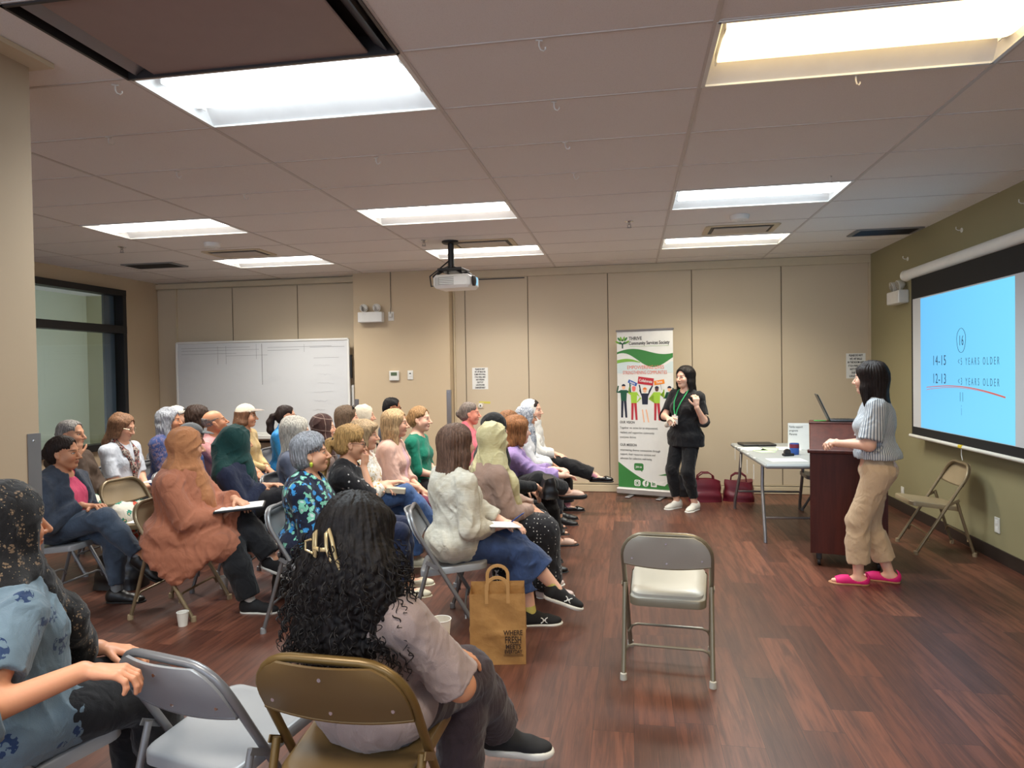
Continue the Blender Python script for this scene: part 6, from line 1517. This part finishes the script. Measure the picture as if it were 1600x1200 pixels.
sit('person in a bright blue jacket with a dark ponytail and glasses', (-3.66, 6.9, 1.059), 22, .04, 6, chairlabel='grey folding chair under the person in the bright blue jacket', skin='light', seed=45,
    top=dict(mat=cloth('bright blue nylon', srgb(38, 132, 200), rough=.5), collar=1, o=.026, name='jacket'), legs=dict(mat=C_blk), hair=dict(kind='ponytail', c=srgb(46, 34, 32), th=.012, len=.8), glasses=dict(mat=G_met), shoes=dict(mat=SH_blk, sole=SOLE_b))

# ---------------- fifth column by the window
sit('grey-haired person in a dark brown top resting the chin on one hand', (-4.35, 4.75, 1.06), 14, -.05, 4, chairlabel='grey folding chair under the person resting the chin on a hand', skin='olive', seed=51, w=1.1,
    top=dict(mat=cloth('dark brown print', srgb(44, 30, 34)), o=.022, loose=.008), legs=dict(mat=cloth('white tropical print', srgb(226, 222, 210), 'floral', srgb(208, 88, 66), srgb(60, 140, 120)), skirt=.2, name='skirt'), hair=dict(kind='short', c=srgb(150, 146, 142), th=.008), shoes=dict(mat=SH_blk, sole=SOLE_b),
    arms=dict(L='lap', R=dict(head=(.075, -.045, -.19), d=(-.05, .02, 1), up=(.8, -.6, 0), curl=.25, pole=(.7, -.2, -1))))
sit('person in a white t-shirt with a patterned scarf looking down at the lap', (-4.38, 5.35, 1.07), 8, .05, 0, chairlabel='grey folding chair under the person in the white t-shirt', skin='light', seed=52, pitch=-16, w=1.1,
    top=dict(mat=cloth('white jersey', srgb(206, 214, 226)), sleeve=.45, loose=.012, name='t_shirt'), legs=dict(mat=C_blk), hair=dict(kind='mid', c=srgb(140, 104, 78), len=.72, th=.014, back=1), glasses=dict(mat=G_met), shoes=dict(mat=SH_blk, sole=SOLE_b),
    extra=lambda p: p.part('neck_scarf', SDF().chain([p.neck + p.u * .03 + p.sl * .07, p.at(.82) + p.sf * .11 + p.sl * .06, p.at(.55) + p.sf * .15 + p.sl * .03, p.at(.3) + p.sf * .15], [.026, .028, .026, .02], n=p.sf, f=1.6).chain([p.neck + p.u * .03 - p.sl * .07, p.at(.82) + p.sf * .11 - p.sl * .06, p.at(.55) + p.sf * .15 - p.sl * .02, p.at(.35) + p.sf * .15], [.026, .028, .026, .02], n=p.sf, f=1.6).cap(p.neck + p.u * .03 + p.sl * .07, p.neck + p.u * .045 - p.sf * .06, .026).cap(p.neck + p.u * .03 - p.sl * .07, p.neck + p.u * .045 - p.sf * .06, .026), .006, cloth('red grey print scarf', srgb(70, 58, 60), 'blotch', srgb(170, 160, 150), srgb(150, 40, 46), scale=3.0)))
sit('person with long wavy grey hair in a blue patterned shawl', (-4.29, 5.85, 1.089), 20, .05, 6, chairlabel='grey folding chair under the person with long wavy grey hair', skin='tan', seed=53, w=1.1,
    top=dict(mat=cloth('blue print shawl cloth', srgb(60, 78, 128), 'blotch', srgb(120, 104, 124), srgb(40, 56, 110), scale=2.5), o=.03, name='shawl'), legs=dict(mat=C_navy), hair=dict(kind='long', c=srgb(164, 168, 176), len=.8, th=.018, flare=.03, wave=.9, amp=.0035), shoes=dict(mat=SH_blk, sole=SOLE_b))
p = sit('person in a white cap with dark lettering beside the whiteboard', (-4.75, 6.6, 1.071), 28, .05, 8, chairlabel='grey folding chair under the person in the lettered white cap', skin='light', seed=54, bust=0,
    top=dict(mat=cloth('dark grey fleece', srgb(76, 78, 84)), name='sweater'), legs=dict(mat=J_dark), hair=dict(kind='short', c=srgb(150, 150, 148), th=.008), cap=dict(kind='ball', mat=cloth('white cap cloth', srgb(232, 228, 218))), shoes=dict(mat=SH_white, sole=SOLE_w))
nx = unit(p.hf * .82 - p.hl_ * .57); lt = unit(np.cross(p.hu, nx))
text_mesh('cap_lettering', 'NY', .042, M_ink, p.cap, p.C + p.hs * (p.hf * .082 - p.hl_ * .060 + p.hu * .088) + nx * .006 - p.O, frame3(lt, unit(p.hu - nx * .45)), sx=.8, th=.002, offset=.001, spacing=.7)
sit('person with dark wavy hair in front of the whiteboard', (-4.33, 6.35, 1.086), 50, .05, 14, chairlabel='grey folding chair under the person with dark wavy hair', skin='light', seed=55,
    top=dict(mat=C_blk, name='top'), legs=dict(mat=C_blk2), hair=dict(kind='mid', c=srgb(62, 46, 38), len=.75, th=.022, wave=1.0, amp=.0035), shoes=dict(mat=SH_blk, sole=SOLE_b))

# ---------------- the two in the foreground
def scarf_tail(p): pass
p = make_person('person in a black lace headscarf and pale blue shirt, one hand on a chair back', (-1.80, 1.72, 1.075), face=64, hip=(-1.83, 1.70), yaw=62, s=1.0, hs=.95, skin=srgb(206, 146, 112), seed=61, w=1.15, vox=.0036, cvox=.006, fvox=.005, group='seated audience',
    top=dict(mat=cloth('pale blue embroidered', srgb(98, 116, 128), 'embroid', srgb(30, 50, 84)), sleeve=.60, o=.026, loose=.026, amp=.008, long=.35, name='shirt'), legs=dict(mat=C_blk, o=.02), scarf=dict(mat=cloth('black gold lace', srgb(20, 18, 19), 'lace', srgb(120, 98, 76), srgb(206, 180, 138)), th=.026, amp=.005, drape=.8,
    tails=[([(.03, .06, .95), (.10, .02, .86), (.20, .02, .74), (.27, .10, .62), (.29, .15, .58)], [.075, .080, .075, .060, .03])]),
    shoes=dict(mat=SH_blk, sole=SOLE_b), arms=dict(R=dict(abs=(-1.455, 1.605, .715), d=(.75, -.72, -.12), up=(0, 0, 1), curl=.62, thumb=(.6, 1, -.5), pole=(-.6, -.5, -.6)), L=dict(to=(.33, .12, .60))))
put_chair('grey', -1.83, 1.76, 66, 'grey folding chair under the person in the black lace headscarf')
put_chair('grey', -1.255, 1.93, 76, 'empty grey folding chair at the bottom left with a hand resting on its back')
def curls(p, F):
    r = np.random.RandomState(5)
    H, hs = p.H, p.hs
    F.cap(H(-.05, 0, .02), H(-.075, 0, -.12), .105 * hs, .14 * hs, k=.05, n=p.hf, f=1.4)
    F.cap(H(-.08, .01, -.12), H(-.098, .02, -.275), .155 * hs, .145 * hs, k=.06, n=p.hf, f=1.8)
    for sy in (1, -1): F.cap(H(-.055, sy * .10, -.10), H(-.05, sy * .125, -.26), .06 * hs, .06 * hs, k=.06)
    Cf, B = A_(p.C), np.stack([p.hf, p.hl_, p.hu], 1).astype(np.float32)
    def lumps(P):
        q = ((P - Cf) @ B) / hs; x, y, z = q[:, 0], q[:, 1], q[:, 2]; w = np.clip((.02 - z) / .12, .12, 1)
        v = np.sin(x * 130 + np.sin(z * 60 + y * 50) * 2) * np.sin(y * 120 + np.sin(z * 75) * 2) * np.sin(z * 95 + np.sin(y * 90 + x * 40) * 2)
        return (-.010 * w * v).astype(np.float32)
    F.disp.append(lumps)
p = make_person('person with long dark curly hair and a claw clip in a taupe t-shirt, legs crossed', (-.79, 1.93, 1.02), face=66, hip=(-.78, 1.97), yaw=74, s=1.0, hs=.96, skin='tan', seed=62, w=1.12, vox=.0042, cvox=.006, fvox=.0042, pitch=-2, group='seated audience',
    top=dict(mat=cloth('taupe jersey', srgb(150, 132, 126)), sleeve=.46, o=.024, loose=.022, amp=.007, name='t_shirt'), legs=dict(mat=C_plum, o=.022, flare=.03, t=.92), hair=dict(kind='mid', c=srgb(26, 22, 22), len=.8, th=.014, amp=.003, wave=.6, fun=curls),
    shoes=dict(mat=SH_knit, sole=SOLE_w, heel=.030, sock=flat('white sock', srgb(224, 220, 214), .85)), arms=dict(L=dict(to=(.24, -.05, .60)), R=dict(to=(.22, -.08, .60), pole=(-.3, -1, -.5))),
    leg=(dict(mode='down', to=(.36, -.04, .062), pole=(.6, -.2, 1)), dict(mode='over', to=(.64, -.02, .13), pole=(.3, -.1, 1), foot=(.45, -.89, -.06))))
CURLY = p
put_chair('bronze', -.785, 1.90, 87, 'bronze folding chair under the person with long dark curly hair').scale = (1.06,) * 3
# loose ringlets standing off the mass of hair
def ringlets(p, n=420):
    r = np.random.RandomState(9); me = p.hair.data; N = len(me.vertices); co = np.empty(N * 3, np.float32); me.vertices.foreach_get('co', co); co = co.reshape(-1, 3)
    q = ((co + p.O - p.C) @ np.stack([p.hf, p.hl_, p.hu], 1)) / p.hs
    ok = np.nonzero((q[:, 2] < .005) & (q[:, 0] < .03))[0]; mb = MB()
    ctr = (p.C - p.O) + p.hs * (-.06 * p.hf)
    for i in r.choice(ok, n):
        a = co[i].astype(float); out = a - ctr; out[2] = 0; out = unit(out); L = r.uniform(.04, .10); rad = r.uniform(.004, .010); ph = r.uniform(0, 6); tn = r.uniform(1.5, 3.2); t1 = unit(np.cross(out, [0, 0, 1])); pts = []
        K = 22
        for k in range(K):
            t = k / (K - 1); ax = a + np.array([0, 0, -1]) * L * t + out * (.010 + .030 * math.sin(t * 1.9)) + np.array([0, 0, .012]); an = ph + tn * 2 * PI * t; rr_ = rad * (.5 + .6 * t)
            pts.append(ax + t1 * math.cos(an) * rr_ + (out * .8 + np.array([0, 0, .6])) * math.sin(an) * rr_)
        mb.tube(pts, [.0021 * (1 - .5 * k / K) for k in range(K)], 5)
    o = mb.build('ringlets', M_hair, p.hair, True); o.color = srgb(30, 25, 25); o['kind'] = 'stuff'
ringlets(p)
gold = flat('gold and clear clip', srgb(200, 178, 132), .25, .4); H = p.H
def clip(p):
    bx = H(-.138, -.004, -.005) - p.O; R = p.HR; m = MB()
    W = lambda x, y, z: Vector(bx + p.hs * (p.hf * x + p.hl_ * y + p.hu * z))
    m.tube([W(-.02, .0, .052), W(-.03, -.018, .03), W(-.03, -.032, -.02), W(-.022, -.042, -.058), W(-.02, -.030, -.062), W(-.028, -.012, -.03), W(-.032, -.001, .0), W(-.026, .006, .04)], .005, 8, closed=True)
    m.tube([W(-.02, .046, .045), W(-.03, .040, .02), W(-.032, .038, -.01), W(-.026, .044, -.03), W(-.022, .052, -.028), W(-.028, .05, .0), W(-.024, .052, .035)], .004, 8, closed=True)
    m.tube([W(-.03, -.004, -.004), W(-.034, .018, -.006), W(-.03, .044, -.004)], .006, 8)
    m.tube([W(-.03, .05, -.02), W(-.03, .078, -.012), W(-.026, .082, .012), W(-.03, .058, .02)], .0032, 8)
    m.build('claw_clip', gold, p.body, True)
clip(p)

# ---------------- the two presenters
p = make_person('person in black with a green lanyard standing beside the banner, one hand raised', (.575, 7.50, 1.415), face=232, hip=(.585, 7.56), yaw=224, seat=False, standing=.775, skin='fair', seed=71, w=1.12, vox=.005, cvox=.007, pitch=-2, twist=-6,
    top=dict(mat=cloth('black jersey', srgb(26, 26, 29)), sleeve=.52, o=.020, loose=.010, stand=.10, amp=.006, name='top', v=1.2), legs=dict(mat=cloth('black trouser cloth', srgb(22, 22, 25)), t=.90, o=.013, flare=.004), hair=dict(kind='long', c=srgb(26, 22, 22), len=.9, th=.014, flare=.02),
    shoes=dict(mat=SH_white, sole=SOLE_w, heel=.024), arms=dict(R=dict(to=(.24, -.06, .985), d=(.55, .75, -.25), up=(.3, -.4, .8), curl=.7, pole=(-.5, -.8, -.5)), L=dict(to=(.17, .25, 1.10), d=(.15, .0, 1), up=(.5, .8, .1), curl=.75, thumb=(.5, -.9, .2), pole=(-.1, .15, -1))),
    leg=(dict(to=(.0, .105, .062)), dict(to=(.03, -.10, .062))))
LADY1 = p
W = lambda x, y, z: p.O * 0 + p.f * x + p.l * y + p.up * z
gm = flat('green ribbon', srgb(40, 168, 96), .6)
mb = MB()
for sd in (1, -1):
    mb.tube([p.neck - p.O - p.sf * .02 + p.sl * sd * .045 + p.u * .04, p.neck - p.O + p.sf * .06 + p.sl * sd * .062, p.at(.78) - p.O + p.sf * .143 + p.sl * sd * .045, p.at(.62) - p.O + p.sf * .172 + p.sl * sd * .022, p.at(.47) - p.O + p.sf * .172 + p.sl * (.004 * sd)], .006, 6)
ly = thing('lanyard', 'green ribbon lanyard with a white name badge on the person in black', 'lanyard', p.O)
mb.build('ribbon', gm, ly, True)
bc = Vector(p.at(.40) - p.O + p.sf * .180); ln_ = frame3(p.sl, p.u)
MB().box((0, 0, 0), (.075, .09, .003)).box((0, .05, .001), (.02, .02, .006)).build('badge', M_paper, ly).matrix_local = Matrix.Translation(bc) @ ln_.to_4x4()
MB().box((0, .018, .002), (.05, .012, .002)).build('badge_print', M_gry, ly).matrix_local = Matrix.Translation(bc) @ ln_.to_4x4()
t = thing('paper_cup', 'white paper cup held sideways by the person in black', 'cup', Vector(p.wr[-1] + p.hd[-1] * .075 + p.f * .03 - p.up * .035), 0, 'paper cups')
Rc = frame3((0, 0, 1), p.f * .3 + p.l * .95) if False else Matrix.Rotation(math.radians(62), 3, 'X')
mb = MB(); q = MB().lathe([(.027, -.05), (.036, .05), (.0345, .05), (.026, -.046)], 22, R=Matrix.Rotation(math.radians(20), 3, 'Z') @ Matrix.Rotation(math.radians(70), 3, 'X')); q.build('cup_body', M_cup, t, True)
p = make_person('person in a striped blouse, beige trousers and pink sandals beside the lectern', (1.635, 5.10, 1.415), face=166, hip=(1.675, 5.06), yaw=142, seat=False, standing=.785, skin='fair', seed=72, w=1.02, vox=.0042, cvox=.006,
    top=dict(mat=cloth('grey striped cotton', srgb(206, 210, 214), 'stripe', srgb(92, 106, 124)), sleeve=.44, o=.024, loose=.026, stand=-.085, amp=.006, collar=1), legs=dict(mat=cloth('beige linen', srgb(204, 178, 148)), t=.88, o=.022, flare=.020, amp=.004), hair=dict(kind='mid', c=srgb(38, 28, 26), len=.88, th=.016, flare=.012),
    shoes=dict(mat=flat('hot pink suede', srgb(226, 30, 120), .7), sole=flat('tan sole', srgb(176, 130, 96), .7), kind='sandal'), arms=dict(R=dict(to=(.24, -.05, .955), d=(.65, .6, .1), up=(.2, -.5, .8), curl=.8, pole=(-.5, -.6, -.8)), L=dict(to=(.25, .07, .97), d=(.6, -.6, .0), up=(.2, .4, .85), curl=.8, pole=(-.5, .6, -.8))),
    leg=(dict(to=(.13, .06, .062), pole=(1, .1, 0)), dict(to=(-.07, -.08, .062), pole=(1, 0, 0))))

# ================================================================== things held or set down among the seats
def at_(p, x, y, z): return Vector(p.O + p.f * x + p.l * y + p.up * z)
def pad_thing(name, label, cat, p, x, y, z, w, d, h, mat, rz=0.0, tilt=0.0, paper=True):
    t = thing(name, label, cat, at_(p, x, y, z), math.atan2(p.f[1], p.f[0]) + rz); t.rotation_euler.x = 0; t.rotation_euler.y = tilt
    MB().box((0, 0, 0), (d, w, h), bev=min(.003, h * .4)).build('cover', mat, t)
    if paper: MB().box((0, 0, h / 2 + .001), (d - .02, w - .02, .003)).build('page', M_paper, t)
    return t

pad_thing('notebook', 'open dark notebook with white pages on the lap of the person in the rust coat', 'notebook', PP[31], .40, -.02, .655, .22, .30, .014, M_blackpl, .25, -.05)
pad_thing('writing_pad', 'small white writing pad on the lap of the person in the cream linen shirt', 'notepad', PP[11], .27, -.10, .605, .15, .19, .008, M_paper, .2, .12)
pen = tag(MB().tube([(-.07, 0, 0), (.055, 0, 0), (.07, 0, 0)], [.0045, .0045, .001], 8).build('pen', flat('blue pen plastic', srgb(40, 62, 120), .3)), 'blue pen in the hand of the person in the cream linen shirt', 'pen')
pen.location = Vector(PP[11].wr[1] + PP[11].hd[1] * .085 + PP[11].up * .035); pen.rotation_euler = (0, -.5, .6)
q = PP[62]; cup(*(q.wr[-1] + q.hd[-1] * .07 + q.up * .012 + q.l * .01), 'white paper cup held in the lap of the person with long dark curly hair', 1.0)
q = PP[13]; handbag(at_(q, .46, -.02, .545), math.atan2(q.f[1], q.f[0]) + PI / 2, .25, .15, .12, blk, 'shiny black leather purse on the lap of the person in the black headscarf', 8, False)
q = PP[52]; pad_thing('paper_sheet', 'white sheet on the lap of the person in the white t-shirt', 'paper', q, .42, .0, .60, .2, .26, .004, M_paper, .1, .0, False)
q = PP[23]; pad_thing('purse', 'flat cream purse on the lap of the person in the yellow flowered white blouse', 'purse', q, .30, -.01, .625, .2, .14, .04, flat('cream leather', srgb(206, 192, 168), .5), .1, .1, False)
sheet('paper_sheet', -3.64, 4.70, .412, .2, .28, .1, M_paper, 'white sheet on the empty beige folding chair')
cup(-3.56, 4.60, .414, 'white paper cup on the empty beige folding chair')
t = thing('pouch', 'black pouch with a white tag on the empty beige folding chair', 'pouch', (-3.70, 4.80, .408), .2)
MB().box((0, 0, .03), (.2, .13, .06), bev=.02).build('pouch_body', M_blackpl, t); MB().box((.05, -.05, .062), (.05, .03, .003), rot=Matrix.Rotation(.2, 3, 'X')).build('pouch_tag', M_paper, t)
handbag((-.74, 4.14, 0), .3, .24, .30, .14, cloth('black white print bag', srgb(26, 26, 28), 'blotch', srgb(30, 30, 33), srgb(196, 196, 192), scale=2.2), 'black and white print bag on the floor behind the paper shopping bag', 11, False)
handbag((-3.62, 4.38, 0), .1, .36, .24, .2, blk, 'black bag on the floor behind the chair of the person in the denim jacket', 12)
handbag((-2.28, 4.36, 0), -.2, .30, .26, .18, blk, 'black bag on the floor behind the feet of the person in the rust coat', 13)
# white emblem on the sides of the knit shoes of the person in the linen shirt
q = PP[11]
for sd in (1, -1):
    fd, fu = q.toe[sd]; sh_ = [o for o in q.body.children if o.name.startswith('shoe')][0 if sd > 0 else 1]; sv = np.cross(fu, fd)
    b0 = q.an[sd] - q.O + fd * .075 - fu * .028 - sv * .0375
    mb = MB(); g = lambda a, b: Vector(b0 + fd * a + fu * b)
    mb.tube([g(-.020, .016), g(-.008, .009), g(-.006, 0), g(-.008, -.009), g(-.020, -.016)], .0032, 6); mb.tube([g(.020, .016), g(.008, .009), g(.006, 0), g(.008, -.009), g(.020, -.016)], .0032, 6); mb.tube([g(-.007, .003), g(.007, .003)], .003, 6)
    mb.tube([g(-.007, -.003), g(.007, -.003)], .003, 6)
    mb.build('emblem', M_paper, sh_)
